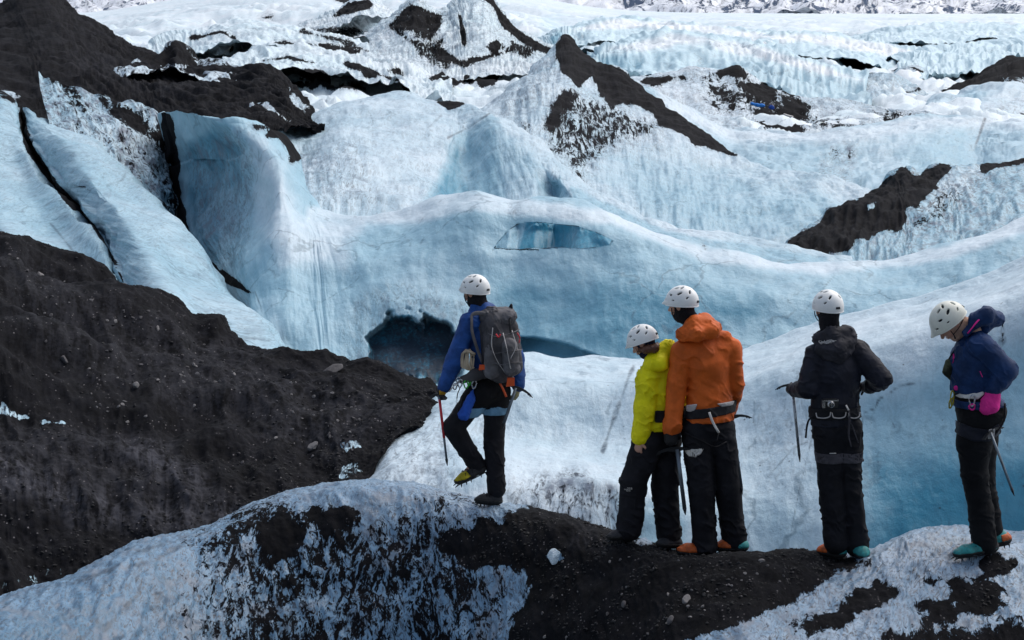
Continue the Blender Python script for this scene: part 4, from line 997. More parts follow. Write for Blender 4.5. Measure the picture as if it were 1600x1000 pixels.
def add_hand(S, wrist, dirv, palm_n, z=1.0, curl=0.5, thumb=1):
    """palm, four fingers of unequal length bending towards palm_n, and a thumb from the side of the palm"""
    d = unit(dirv); n = unit(palm_n - d * (palm_n @ d)); w_ = np.cross(n, d) * thumb
    k0 = wrist + d * .085 * z
    S.cap(wrist, k0 - d * .02 * z, .026 * z, .036 * z, flat=(n, .5), k=.012)
    for i, ln in enumerate((.068, .076, .071, .055)):
        b = k0 + w_ * (.027 - .018 * i) * z - d * .006 * i * z
        c1, c2 = curl * 0.7, curl * 1.7
        j1 = b + (d * math.cos(c1) + n * math.sin(c1)) * ln * .5 * z
        j2 = j1 + (d * math.cos(c2) + n * math.sin(c2)) * ln * .5 * z
        S.cap(b, j1, .0095 * z, .0088 * z, k=.004); S.cap(j1, j2, .0088 * z, .0075 * z, k=.004)
    t0 = wrist + d * .03 * z + w_ * .025 * z
    t1 = t0 + (d * .6 + w_ * .6 + n * .5) * .038 * z
    t2 = t1 + (d * .85 + n * .6) * .03 * z
    S.cap(t0, t1, .013 * z, .011 * z, k=.008); S.cap(t1, t2, .0105 * z, .0085 * z, k=.004)
    return S

VENTS = [(62, 34, .022, .009, 35), (62, -8, .020, .0085, 15), (34, 62, .020, .0085, 60), (35, 15, .024, .010, 20), (33, -28, .018, .008, -10), (16, -58, .016, .006, 0), (14, 42, .015, .006, 30), (12, -12, .012, .005, 0)]
def helmet(parent, c, R, mat, z=1.0):
    """half shell with real vent openings on both sides, dark foam inside, a rim band and a rear clip"""
    L = lambda v: c + R @ (z * V3(v))
    ra = V3((.140, .116, .134)) * z
    cc = L((-.008, 0, .022))
    S = Sdf(0.0045, 0.006)
    S.ell(cc, ra, R); S.cap(L((.10, 0, .03)), L((.142, 0, .024)), .05 * z, .03 * z, k=.04, flat=(R[:, 2], .5))
    S.eval(0.015)
    q = (S.pts() - cc) @ R
    D = S.D
    inner = q / (ra - .020 * z)
    l0 = np.linalg.norm(inner, axis=-1); inn = (l0 - 1) * (ra.min() - .02)
    D = np.maximum(D, -inn)
    cut = -(q[..., 2] + z * (.030 - .30 * np.clip(q[..., 0] / z + .02, -.2, .2) * 0.55 - .012 * (np.abs(q[..., 1]) / (.1 * z)) ** 2 * 0))
    D = np.maximum(D, cut)
    for sg in (1, -1):
        for el, az, a, b, tilt in VENTS:
            e, z_ = math.radians(el), math.radians(az)
            # az measured from the side: 0 = straight to the side, + = towards the back
            o = V3((-math.sin(z_) * math.cos(e), sg * math.cos(z_) * math.cos(e), math.sin(e)))
            t1 = unit(np.cross((0, 0, 1), o)); t2 = np.cross(o, t1)
            th = math.radians(tilt * sg)
            e1, e2 = t1 * math.cos(th) + t2 * math.sin(th), -t1 * math.sin(th) + t2 * math.cos(th)
            pc = o * ra * 0.95
            w_ = q - pc
            dd = np.sqrt((w_ @ e1 / (a * z)) ** 2 + (w_ @ e2 / (b * z)) ** 2 + 1e-12)
            dist = (dd - 1) * b * z
            dist = np.maximum(dist, -(q @ o) + 0.02)
            D = np.maximum(D, -dist)
    S.D = D.astype(np.float32)
    h = S.mesh("helmet", mat, parent)
    F = Sdf(0.006, 0.006); F.ell(cc, ra - .013 * z, R); F.eval(0.01)
    q = (F.pts() - cc) @ R
    F.D = np.maximum(F.D, -(q[..., 2] + z * .012)).astype(np.float32)
    F.mesh("foam_liner", C['liner'], h)
    ring = []
    for k in range(33):
        a = math.pi * 2 * k / 32
        x, y = math.cos(a), math.sin(a)
        zz = -.030 + .30 * np.clip(.14 * x + .02, -.2, .2) * .55
        rr = math.sqrt(max(0, 1 - (zz / .134) ** 2))
        ring.append(cc + R @ (V3((x * ra[0] * rr, y * ra[1] * rr, zz * z))))
    tube("rim", ring, .0045 * z, C['liner'] if False else mat, h, n=6, caps=False)
    for sg in (1, -1):
        tube("chin_strap", [L((.05, sg * .088, -.012)), L((.055, sg * .080, -.05)), L((.062, sg * .05, -.09)), L((.066, sg * .012, -.108))], .006 * z, C['strap'], h, n=6, flat=.4, sub=4)
        tube("chin_strap", [L((-.07, sg * .078, -.03)), L((-.01, sg * .084, -.045)), L((.052, sg * .080, -.05))], .006 * z, C['strap'], h, n=6, flat=.4, sub=4)
    v, f = prism([(-.02, -.008), (.02, -.008), (.016, .01), (-.016, .01)], R[:, 1] * z, R[:, 2] * z, L((-.147, 0, .01)), .008 * z)
    mesh_obj("rear_clip", v, f, C['liner'], h, smooth=False)
    return h

def balaclava(parent, c, R, neck, mat, z=1.0, name="balaclava", neck_r=.068):
    L = lambda x, y, q: c + R @ (z * V3((x, y, q)))
    S = Sdf(0.006, 0.02)
    S.ell(L(-.014, 0, .025), z * V3((.101, .086, .098)), R)
    S.cap(L(.0, 0, -.03), L(.035, 0, -.088), .073 * z, .05 * z)
    S.cap(L(-.02, 0, -.05), neck, neck_r * z, (neck_r + .006) * z, k=.03)
    S.ell(L(.125, 0, -.018), z * V3((.072, .056, .058)), R, sub=True)
    S.eval(0.02).wrinkle(.004, .03, 3)
    return S.mesh(name, mat, parent)

def eyes(parent, c, R, z=1.0):
    for sg in (-1, 1):
        S = Sdf(0.003, 0.002); S.ell(c + R @ (z * V3((.083, sg * .031, .0))), V3((.012, .0125, .012)) * z, R); S.eval(.006)
        S.mesh("eye", C['eye'], parent)

def boot(parent, F, heel, toe, ankle, mats, width=12.0, up=(0, 0, 1), crampon=True, tall=1.0):
    """heel, toe at sole level and ankle: figure points; mats = (upper, toe, heel trim)"""
    h, t, a = V3(heel), V3(toe), V3(ankle)
    s = F.s
    ax = unit(t - h); up = unit(V3(up) - ax * (V3(up) @ ax)); side = np.cross(up, ax)
    L = np.linalg.norm(t - h); w_ = width * s
    P = lambda f, u, sd=0: h + ax * (f * L) + up * (u * s) + side * sd
    S = Sdf(0.0055, 0.018)
    uh = lambda q: 1.5 + width * q * .78
    S.chain([P(.14, uh(.8)), P(.45, uh(.86)), P(.72, uh(.84)), P(.90, uh(.64))], [w_ * .80, w_ * .84, w_ * .84, w_ * .64], flat=(up, .78))
    S.cap(P(.18, 11), a, w_ * .78, w_ * .88, k=.03)
    S.cap(P(.34, 13), a, w_ * .6, w_ * .8, k=.03)
    S.eval(.02).wrinkle(.003, .03, 3)
    pl = S.pts()
    hh = (pl - h) @ up
    base = np.maximum(S.D, -(hh - 3.5 * s)).astype(np.float32)
    b = S.mesh("boot", mats[0], parent, base)
    fa = (pl - h) @ ax / L
    S.mesh("sole", C['sole'], b, np.maximum(np.maximum(S.D - .005, hh - 8.5 * s), -(hh - 1.0 * s)).astype(np.float32))
    if mats[1] is not None:
        S.mesh("toe_cap", mats[1], b, np.maximum(np.maximum(S.D - .004, (.56 - fa) * L + .25 * (hh - 10 * s)), -(hh - 8.8 * s)).astype(np.float32))
    if mats[2] is not None:
        S.mesh("heel_panel", mats[2], b, np.maximum(np.maximum(np.maximum(S.D - .004, (fa - .30) * L), hh - 19 * s), -(hh - 8.8 * s)).astype(np.float32))
    # laces / strap over the instep
    for f in (.36, .47, .58, .70):
        pts = [P(f, 10, w_ * .78), P(f - .03, 17, w_ * .5), P(f - .05, 20.5 - 6 * (f - .42) * 4, 0), P(f - .03, 17, -w_ * .5), P(f, 10, -w_ * .78)]
        tube("strap", pts, .005, C['strap'], b, n=6, flat=.5, sub=4)
    if crampon:
        g = []
        for sd in (-1, 1):
            g.append((tube_geo([P(.04, .8, sd * w_ * .55), P(.5, .8, sd * w_ * .62), P(.98, 1.2, sd * w_ * .38)], .006, n=6, flat=.6, sub=3)))
            for f in (.06, .22, .56, .72, .88):
                q = P(f, .8, sd * w_ * .6)
                g.append(tube_geo([q, q - up * 5.5 * s + ax * (.02 if f > .8 else 0) * L], [.007, .0015], n=5))
            q = P(.97, 1.2, sd * w_ * .34); g.append(tube_geo([q, q + ax * 6 * s - up * 2.5 * s], [.007, .0015], n=5))
        v, f = geo_join(g)
        mesh_obj("crampon", v, f, C['darksteel'], b, smooth=False)
    return b

def ice_axe(label, top, bottom, pick_dir, shaft_mat, length_frac_grip=0.0, group="ice axes of the walking party", grip_mat=None, size=1.0):
    """shaft, curved pick with teeth and adze, spike"""
    top, bottom = V3(top), V3(bottom)
    e = empty("ice_axe", top); 
    d = unit(bottom - top); pk = unit(V3(pick_dir) - d * (V3(pick_dir) @ d))
    L = np.linalg.norm(bottom - top)
    sd = np.cross(d, pk)
    o = V3(top)
    W = lambda p: V3(p) - o
    tube("shaft", [W(top), W(bottom - d * .045)], .0125 * size, shaft_mat, e, n=10, flat=.62, up=sd)
    if grip_mat is not None:
        tube("grip", [W(top + d * .03), W(top + d * L * length_frac_grip)], .0145 * size, grip_mat, e, n=10, flat=.66, up=sd)
    v, f = tube_geo([W(bottom - d * .055), W(bottom - d * .035), W(bottom)], [.0125 * size, .010 * size, .002], n=8, up=sd)
    mesh_obj("spike", v, f, C['darksteel'], e)
    out = [(-.025, .012), (.0, .016), (.035, .016), (.08, .010), (.12, -.004), (.152, -.026), (.148, -.030), (.135, -.024), (.130, -.031), (.118, -.019), (.112, -.025), (.100, -.013), (.06, -.006), (.03, -.012), (.0, -.016), (-.02, -.012)]
    v1, f1 = prism([(a * size, b * size) for a, b in out], pk, -d, W(top), .007)
    adz = [(-.02, .010), (-.05, .008), (-.095, -.010), (-.098, -.016), (-.05, -.002), (-.02, -.008)]
    v2, f2 = prism([(a * size, b * size) for a, b in adz], pk, -d, W(top), .034 * size)
    v, f = geo_join([(v1, f1), (v2, f2)])
    mesh_obj("head", v, f, C['darksteel'], e, smooth=False)
    tag(e, label, "ice axe", group)
    return e

def carabiner(parent, c, ax, ay, mat, w_=.028, h_=.05):
    pts = [V3(c) + V3(ax) * w_ * math.cos(a) * (1.0 if math.sin(a) > 0 else .75) + V3(ay) * h_ * math.sin(a) for a in np.linspace(0, 2 * math.pi, 21)]
    return tube("carabiner", pts, .0055, mat, parent, n=6, caps=False)

def poly_region(poly, ymax=None):
    """region: inside an outline, on the viewer's side of a depth"""
    def f(p):
        px, py = proj(p)
        d = -sdist(px, py, poly) * (p[..., 1].mean() / F_PX)
        if ymax is not None: d = np.maximum(d, p[..., 1] - ymax)
        return d
    return f
def band_region(z0, z1, tilt=(0, 0), c=(0, 0), x=None):
    def f(p):
        zz = p[..., 2] - tilt[0] * (p[..., 0] - c[0]) - tilt[1] * (p[..., 1] - c[1])
        d = np.maximum(z0 - zz, zz - z1)
        return d if x is None else np.maximum(d, np.maximum(x[0] - p[..., 0], p[..., 0] - x[1]))
    return f
# ------------------------------------------------------------------ the walkers
GP = "people of the glacier walking party"

def person(label, F, prims):
    """body: one continuous skin surface; prims(S) adds torso, limbs, head and hands"""
    S = Sdf(0.0075, 0.03)
    prims(S)
    S.eval(.02)
    o = S.mesh("person", C['skin'])
    tag(o, label, "person", GP)
    return o

def harness(parent, jac, F, z0, z1, mat, tilt=(0, 0), c=(0, 0), off=.012):
    return jac.patch("harness", mat, parent, off, band_region(z0, z1, tilt, c), inner=.006)

def trousers(parent, F, hipL, hipR, L, R, waist, rads, mat, flat, seed=0.0, amp=.007):
    S = Sdf(0.0075, 0.03)
    rw, rh, rt, rk, ra = F.r(*rads)
    S.cap(waist[0], waist[1], rw, rw, flat=flat)
    S.cap(hipL, hipR, rh, rh, flat=None)
    for hip, leg in ((hipL, L), (hipR, R)):
        S.chain([hip, leg[0], leg[1]], [rt, rk, ra], k=.012)
        d = unit(leg[1] - leg[0])
        S.cap(leg[1] - d * .04, leg[1] + d * .028, ra * 1.04, ra * 1.07, k=.012)
    S.eval(.025).wrinkle(amp * 1.3, (.11, .13, .085), 3, seed)
    S.mesh("trousers", mat, parent)
    return S

# ---- the guide in blue ------------------------------------------------------------------
def build_guide():
    F = Fig((768, 788))
    p = F.p
    fwd = unit((-.74, .67, 0))
    hc = p(742, 456, 0)
    HR = frame((-.80, .58, -.12))
    neck = p(752, 482, 2)
    shL, shR = p(735, 504, -16), p(782, 500, 16)
    elL, wrL = p(711, 562, -20), p(694, 604, -26)
    elR, wrR = p(806, 560, 20), p(810, 602, 4)
    hipL, hipR = p(752, 612, -10), p(774, 612, 8)
    knL, anL = p(708, 668, -22), p(742, 722, -4)
    knR, anR = p(772, 692, 2), p(775, 760, 0)
    def prims(S):
        S.cap(p(764, 605), p(756, 530), *F.r(19, 23), flat=(fwd, .68)); S.cap(p(756, 530), neck, *F.r(23, 11), flat=(fwd, .7))
        S.cap(shL, shR, *F.r(10, 10))
        S.chain([shL, elL, wrL], F.r(10, 8, 6)); S.chain([shR, elR, wrR], F.r(10, 8, 6))
        S.chain([hipL, knL, anL], F.r(13, 9, 5)); S.chain([hipR, knR, anR], F.r(13, 9, 5))
        S.cap(anL, p(722, 744, -10), *F.r(4.5, 4)); S.cap(anR, p(758, 783, -6), *F.r(4.5, 4))
        add_head(S, hc, HR, neck, 0.88)
    o = person("climber in a blue jacket with a grey rucksack, stepping forward with one boot lifted", F, prims)
    eyes(o, hc, HR, 0.88)
    balaclava(o, hc, HR, neck, C['blackknit'], 0.89, name="balaclava")
    helmet(o, hc, HR, C['helmet'], 0.88)
    J = Sdf(0.0075, 0.03)
    J.chain([p(764, 596), p(758, 560), p(755, 525)], F.r(25, 26, 29), flat=(fwd, .72)); J.cap(p(755, 525), p(752, 492, 2), *F.r(28, 17), flat=(fwd, .75))
    J.cap(shL, shR, *F.r(14, 14)); J.cap(p(750, 478, 2), p(753, 490, 2), *F.r(15, 20), k=.02)
    J.cap(p(764, 484, 8), p(744, 486, -6), *F.r(12, 12))
    J.chain([shL, elL, wrL], F.r(17, 15.5, 11), k=.012); J.chain([shR, elR, wrR], F.r(16, 14, 11), k=.012)
    J.eval(.025).wrinkle(.009, (.10, .10, .07), 3, 3.0)
    J.mesh("jacket", C['blue'], o)
    T = trousers(o, F, hipL, hipR, (knL, anL), (knR, anR), (p(766, 596), p(766, 612)), (24, 19, 20, 17, 14), C['trouser'], (fwd, .75), 1.0)
    S = Sdf(0.0075, 0.03)              # padded black shorts over the trousers
    S.cap(p(765, 598), p(766, 612), *F.r(26, 26), flat=(fwd, .8)); S.cap(hipL, hipR, *F.r(23, 24))
    S.cap(hipL, hipL + (knL - hipL) * .30, *F.r(22, 21.5)); S.cap(hipR, hipR + (knR - hipR) * .22, *F.r(23, 23))
    S.eval(.02).wrinkle(.005, (.12, .12, .06), 3, 9.0)
    S.mesh("shorts", C['trouser2'], o)
    zt, zb = p(766, 632)[2], p(766, 647)[2]
    T.patch("under_layer", C['bluetrim'], o, .017, lambda q: np.maximum(band_region(zb, zt)(q), poly_region([(722, 600), (805, 600), (805, 660), (722, 660)])(q)))
    boot(o, F, p(759, 735, 2), p(713, 758, -20), p(745, 716, -4), (C['bootgrey'], C['bootyellow'], None), 9.5, up=(.34, -.1, .95))
    boot(o, F, p(780, 789, 3), p(744, 787, -14), p(776, 764, 0), (C['bootgrey'], None, None), 11)
    # hands: black and yellow glove closed on the axe head, tan glove on the far side
    G = Sdf(0.005, 0.01); add_hand(G, wrL, p(686, 624, -26) - wrL, V3((.5, .6, -.5)), .98, 1.0, 1); G.cap(wrL, p(690, 611, -26), *F.r(9, 7)); G.eval(.015); g = G.mesh("glove", C['glove'], o)
    G.patch("leather_palm", C['gloveyellow'], g, .005, poly_region([(686, 609), (698, 611), (696, 622), (686, 620)], F.Y))
    G = Sdf(0.005, 0.01); add_hand(G, wrR, p(805, 624, 2) - wrR, V3((-.6, .3, -.3)), .98, .7, -1); G.eval(.015); G.mesh("glove", C['glovetan'], o)
    # harness with its gear
    h = empty("harness", (0, 0, 0)); h.parent = o
    z0 = p(760, 600)[2]
    J.patch("waist_belt", C['strap'], h, .014, band_region(p(0, 603)[2], p(0, 590)[2], (.12, 0), (p(760, 600)[0], 0), (p(736, 600)[0], p(792, 600)[0])))
    for cx, cy, m, w_ in ((719, 599, C['brightsteel'], .02), (716, 594, C['brightsteel'], .016), (729, 600, C['green'], .022), (733, 598, C['green'], .014), (741, 601, C['brightsteel'], .02), (711, 604, C['brightsteel'], .016), (736, 590, C['brightsteel'], .016)):
        carabiner(h, p(cx, cy, -34), (1, .2, .1), (.1, 0, 1), m, w_, w_ * 1.5)
    tube("sling", [p(720, 603, -33), p(714, 622, -36), p(716, 650, -36), p(722, 620, -35)], .007, C['greyblack'], h, flat=.4, sub=4)
    tube("sling", [p(741, 604, -32), p(737, 615, -34), p(734, 624, -34)], .005, C['bluesack'], h, sub=3)
    tube("ice_screw", [p(780, 597, -22), p(786, 608, -24), p(791, 620, -24)], .0085, C['orangehard'], h, sub=3)
    tube("sling", [p(702, 612, -34), p(708, 604, -34), p(714, 600, -34)], .010, C['white'], h, flat=.5)
    # rope coil
    e = empty("rope_coil", p(733, 560, -34)); o0 = p(733, 560, -34)
    q = []
    rr = random.Random(4)
    for k in range(8):
        t = (k - 3.5) / 3.5
        a = [p(731 + t * 2.5, 546, -35 + rr.uniform(-3, 3)), p(731 + t * 9 + rr.uniform(-1, 1), 556, -38 + abs(t) * 3), p(733 + t * 9 - 3, 572 + rr.uniform(-2, 2), -37 + abs(t) * 4), p(733 + t * 8, 579 - abs(t) * 4, -33)]
        q.append((V3(a) - o0, .0072, dict(n=6, sub=4)))
    for a in q: tube("strand", a[0], a[1], C['rope'], e, **a[2])
    tube("whipping", [p(722, 553, -34) - o0, p(730, 549, -41) - o0, p(739, 552, -38) - o0, p(742, 553, -32) - o0, p(731, 548, -40) - o0], .010, C['rope'], e, sub=4)
    tag(e, "coil of beige rope hanging at the hip of the climber in blue", "rope")
    # blue stuff bag on the harness
    B = Sdf(0.006, .02); B.cap(p(736, 622, -34), p(725, 648, -38), *F.r(6.5, 9.5)); B.cap(p(738, 612, -33), p(736, 624, -34), *F.r(2.5, 6)); B.eval(.015).wrinkle(.007, .03, 3)
    b = B.mesh("stuff_bag", C['bluesack']); tag(b, "bright blue stuff bag dangling from the harness of the climber in blue", "bag")
    # rucksack
    e = empty("rucksack", p(780, 540, -20)); o0 = V3(p(780, 540, -20))
    W = lambda *a: p(*a) - o0
    bk = -fwd
    K = Sdf(0.0075, .03)
    n_ = unit(V3((.62, -.78, 0)))
    K.chain([W(778, 508, -18), W(782, 540, -24), W(784, 572, -24)], F.r(28, 30, 27), flat=(n_, .72))
    K.cap(W(762, 510, -16), W(768, 576, -20), *F.r(14, 15)); K.cap(W(796, 512, -20), W(802, 572, -24), *F.r(14, 16))
    K.eval(.025).wrinkle(.010, (.06, .06, .14), 3, 2.0)
    K.mesh("pack_body", C['pack'], e)
    D = Sdf(0.0075, .03)
    D.cap(W(764, 492, -14), W(791, 490, -16), *F.r(15, 14), flat=((0, 0, 1), .8)); D.cap(W(776, 497, -24), W(795, 497, -24), *F.r(14, 12)); D.cap(W(758, 498, -18), W(776, 503, -28), *F.r(9, 10))
    D.eval(.02).wrinkle(.012, (.05, .05, .05), 3, 7.0)
    lid = D.mesh("lid", C['packlight'], e)
    tube("lid_strap", [W(762, 494, -30), W(763, 512, -38), W(765, 528, -40)], .008, C['strap'], lid, flat=.35, sub=3)
    tube("lid_strap", [W(796, 494, -34), W(797, 508, -42), W(798, 522, -46)], .008, C['strap'], lid, flat=.35, sub=3)
    P_ = Sdf(0.0075, .02); P_.cap(W(766, 545, -40), W(768, 580, -40), *F.r(10, 13)); P_.cap(W(796, 540, -44), W(799, 574, -46), *F.r(13, 14)); P_.eval(.02).wrinkle(.008, .05, 3, 1.0)
    P_.mesh("side_pocket", C['packlight'], e)
    for a in ([W(757, 516, -34), W(775, 526, -50), W(800, 520, -52), W(812, 514, -40)], [W(758, 540, -36), W(774, 552, -54), W(801, 548, -58), W(816, 546, -42)], [W(760, 562, -38), W(784, 570, -58), W(804, 566, -60), W(816, 566, -44)]):
        tube("compression_strap", a, .0065, C['packlight'], e, flat=.4, sub=5)
    for a in ([W(770, 512, -50), W(768, 536, -53), W(775, 560, -56), W(790, 584, -50)], [W(786, 520, -54), W(792, 545, -62), W(796, 568, -62), W(802, 590, -48)], [W(800, 516, -50), W(806, 540, -56), W(798, 560, -62)]):
        tube("daisy_chain", a, .0045, C['lightgrey'], e, flat=.5, sub=5)
    tube('red_loop', [W(775, 522, -54), W(779, 527, -57), W(782, 522, -56)], .006, C['red'], e, sub=4); tube('red_loop', [W(808, 520, -50), W(812, 528, -50), W(811, 536, -50)], .005, C['red'], e, sub=3)
    tube("shoulder_strap", [W(764, 492, -26), W(747, 489, -30), W(737, 494, -34), W(737, 512, -38), W(744, 540, -38), W(754, 566, -36)], .016, C['packlight'], e, flat=.35, up=fwd, sub=5)
    H = Sdf(0.0075, .02); H.cap(W(766, 580, -30), W(742, 586, -34), *F.r(10, 9), flat=((0, -1, 0), .6)); H.cap(W(742, 586, -34), W(722, 594, -30), *F.r(9, 6), flat=((0, -1, 0), .6)); H.eval(.02).wrinkle(.004, .04, 3)
    H.mesh("hip_belt", C['pack'], e)
    for cx, cy, d, sx, sy in ((753, 574, -44, 4.5, 4), (798, 597, -44, 6.5, 7)):
        v, f = prism([(-sx, -sy), (sx, -sy * .8), (sx * .8, sy), (-sx * .9, sy)], V3((1, .1, 0)) * F.s, V3((.1, 0, 1)) * F.s, W(cx, cy, d), .02)
        mesh_obj("orange_buckle", v, f, C['orangehard'], e, smooth=False)
    tube("grab_loop", [W(796, 482, -16), W(799, 476, -18), W(800, 484, -20)], .009, C['strap'], e, sub=4)
    tag(e, "grey rucksack with straps and orange buckles on the climber in the blue jacket", "rucksack")
    ice_axe("red shafted ice axe held low by the climber in the blue jacket", p(686, 618, -27), p(699, 728, -30), (-.5, .8, 0), C['steel'], .60, grip_mat=C['red'])
    ice_axe("grey ice axe hanging behind the hip of the climber with the rucksack", p(806, 606, -16), p(784, 672, -20), (.6, -.2, -.3), C['steel'], size=1.0)

# ---- the man in orange -------------------------------------------------------------------
def build_orange():
    F = Fig((1100, 866))
    p = F.p
    fwd = unit((-.42, .9, 0))
    hc = p(1065, 476, 2); HR = frame((-.86, .50, -.16)); neck = p(1082, 506, 6)
    shL, shR = p(1066, 550, -10), p(1140, 544, 12)
    elL, wrL = p(1056, 610, -16), p(1051, 664, -26)
    elR, wrR = p(1148, 602, 14), p(1136, 652, 60)
    hipL, hipR = p(1088, 668, -5), p(1124, 668, 6)
    knL, anL, knR, anR = p(1096, 768, -6), p(1101, 846, -4), p(1137, 760, 4), p(1146, 838, 12)
    def prims(S):
        S.cap(p(1107, 660), p(1104, 575), *F.r(28, 28), flat=(fwd, .6)); S.cap(p(1104, 575), neck, *F.r(27, 14), flat=(fwd, .65))
        S.cap(shL, shR, *F.r(12, 12))
        S.chain([shL, elL, wrL], F.r(13, 10, 7)); S.chain([shR, elR, wrR], F.r(13, 10, 7))
        S.chain([hipL, knL, anL], F.r(17, 11, 6)); S.chain([hipR, knR, anR], F.r(17, 11, 6))
        S.cap(anL, p(1080, 862, -14), *F.r(4.5, 4)); S.cap(anR, p(1136, 858, 2), *F.r(4.5, 4))
        add_head(S, hc, HR, neck, 0.86)
    o = person("man in an orange jacket and white helmet with his back turned", F, prims)
    eyes(o, hc, HR, 0.86)
    balaclava(o, hc, HR, neck, C['blackknit'], 0.87)
    helmet(o, hc, HR, C['helmet'], 0.86)
    J = Sdf(0.0075, 0.035)
    J.chain([p(1109, 650), p(1108, 620), p(1106, 570)], F.r(43, 38, 38), flat=(fwd, .64)); J.cap(p(1106, 572), p(1097, 528, 4), *F.r(38, 21), flat=(fwd, .68))
    J.cap(shL, shR, *F.r(18, 18)); J.cap(p(1072, 524, 0), p(1132, 528, 8), *F.r(13, 13))
    J.chain([shL, elL, wrL], F.r(18.5, 17, 13), k=.010); J.chain([shR, elR, wrR], F.r(18.5, 16, 13), k=.010)
    J.cap(wrL, p(1050, 670, -23), *F.r(13, 14)); J.ell(p(1049, 679, -24), (.06, .06, .02), sub=True)
    J.eval(.025).wrinkle(.011, (.15, .12, .10), 3, 5.0)
    J.clip(p(1068, 650)[0], p(1170, 650)[0], p(1110, 657)[2])
    J.mesh("jacket", C['orange'], o)
    Hd = Sdf(0.0075, .025)             # hood folded down on the back
    Hd.chain([p(1066, 522, -20), p(1084, 506, -16), p(1102, 500, -2)], F.r(10, 12, 13)); Hd.chain([p(1068, 524, -22), p(1088, 522, -30), p(1112, 518, -26), p(1119, 510, -8)], F.r(8, 12, 12, 9)); Hd.cap(p(1088, 510, -14), p(1106, 510, -14), *F.r(16, 14))
    Hd.cap(p(1080, 512, 8), p(1104, 506, 12), *F.r(10, 10))
    Hd.eval(.02).wrinkle(.010, (.05, .05, .04), 3, 1.0)
    Hd.mesh("hood", C['orange'], o)
    T = trousers(o, F, hipL, hipR, (knL, anL), (knR, anR), (p(1107, 672), p(1107, 680)), (35, 26, 26, 21.5, 19.5), C['trouser'], (fwd, .66), 2.0, .009)
    T.patch("thigh_patch", C['patch'], o, .004, poly_region([(1069, 703), (1085, 701), (1100, 701), (1095, 710), (1087, 715), (1076, 713), (1071, 708)], F.Y - .02))
    h = empty("harness"); h.parent = o
    px0 = p(1107, 640)[0]
    J.patch("waist_belt", C['strap'], h, .014, band_region(p(0, 647)[2], p(0, 632)[2], (.10, 0), (px0, 0), (p(1066, 640)[0], p(1153, 640)[0])))
    J.patch("belt_pad", C['lightgrey'], h, .018, poly_region([(1072, 633), (1090, 631), (1086, 641), (1078, 644), (1072, 642)], F.Y - .06))
    J.patch("belt_pad", C['lightgrey'], h, .018, poly_region([(1120, 631), (1148, 626), (1145, 633), (1128, 636)], F.Y))
    tube("leg_strap", [p(1108, 644, -34), p(1114, 660, -37), p(1123, 676, -36)], .0085, C['white'], h, flat=.4, up=(0, -1, 0), sub=3)
    tube("leg_strap", [p(1123, 676, -36), p(1120, 688, -34), p(1116, 694, -32)], .006, C['strap'], h, flat=.4)
    tube("leg_strap", [p(1070, 676, -28), p(1095, 688, -34), p(1118, 698, -32), p(1135, 690, -24)], .007, C['trouser'], h, flat=.5, sub=4)
    G = Sdf(0.005, 0.012); add_hand(G, wrL + V3((0, 0, -.005)), p(1046, 704, -26) - wrL, V3((.2, .9, 0)), 1.14, 1.1, -1); G.cap(p(1049, 668, -23), p(1048, 686, -25), *F.r(12, 11)); G.eval(.015).wrinkle(.003, .02, 2); G.mesh("glove", C['glove'], o)
    G = Sdf(0.005, 0.012); add_hand(G, wrR, V3((-.8, .2, -.2)), V3((0, -1, 0)), 1.05, .8, 1); G.eval(.015); G.mesh("glove", C['glove'], o)
    boot(o, F, p(1113, 869, 2), p(1060, 869, -18), p(1101, 846, -4), (C['bootgrey'], C['bootorange'], C['bootteal']), 14)
    boot(o, F, p(1163, 862, 8), p(1122, 862, 6), p(1147, 840, 12), (C['bootgrey'], C['bootorange'], C['bootteal']), 14)
    ice_axe("ice axe held by its head in the left glove of the man in orange", p(1058, 702, -18), p(1071, 805, -14), (-1, .12, .1), C['steel'], size=1.15)
    ice_axe("ice axe tucked in the belt of the man in orange beside his right leg", p(1143, 652, 4), p(1160, 773, -6), (1, 0, -.1), C['steel'], size=.95)

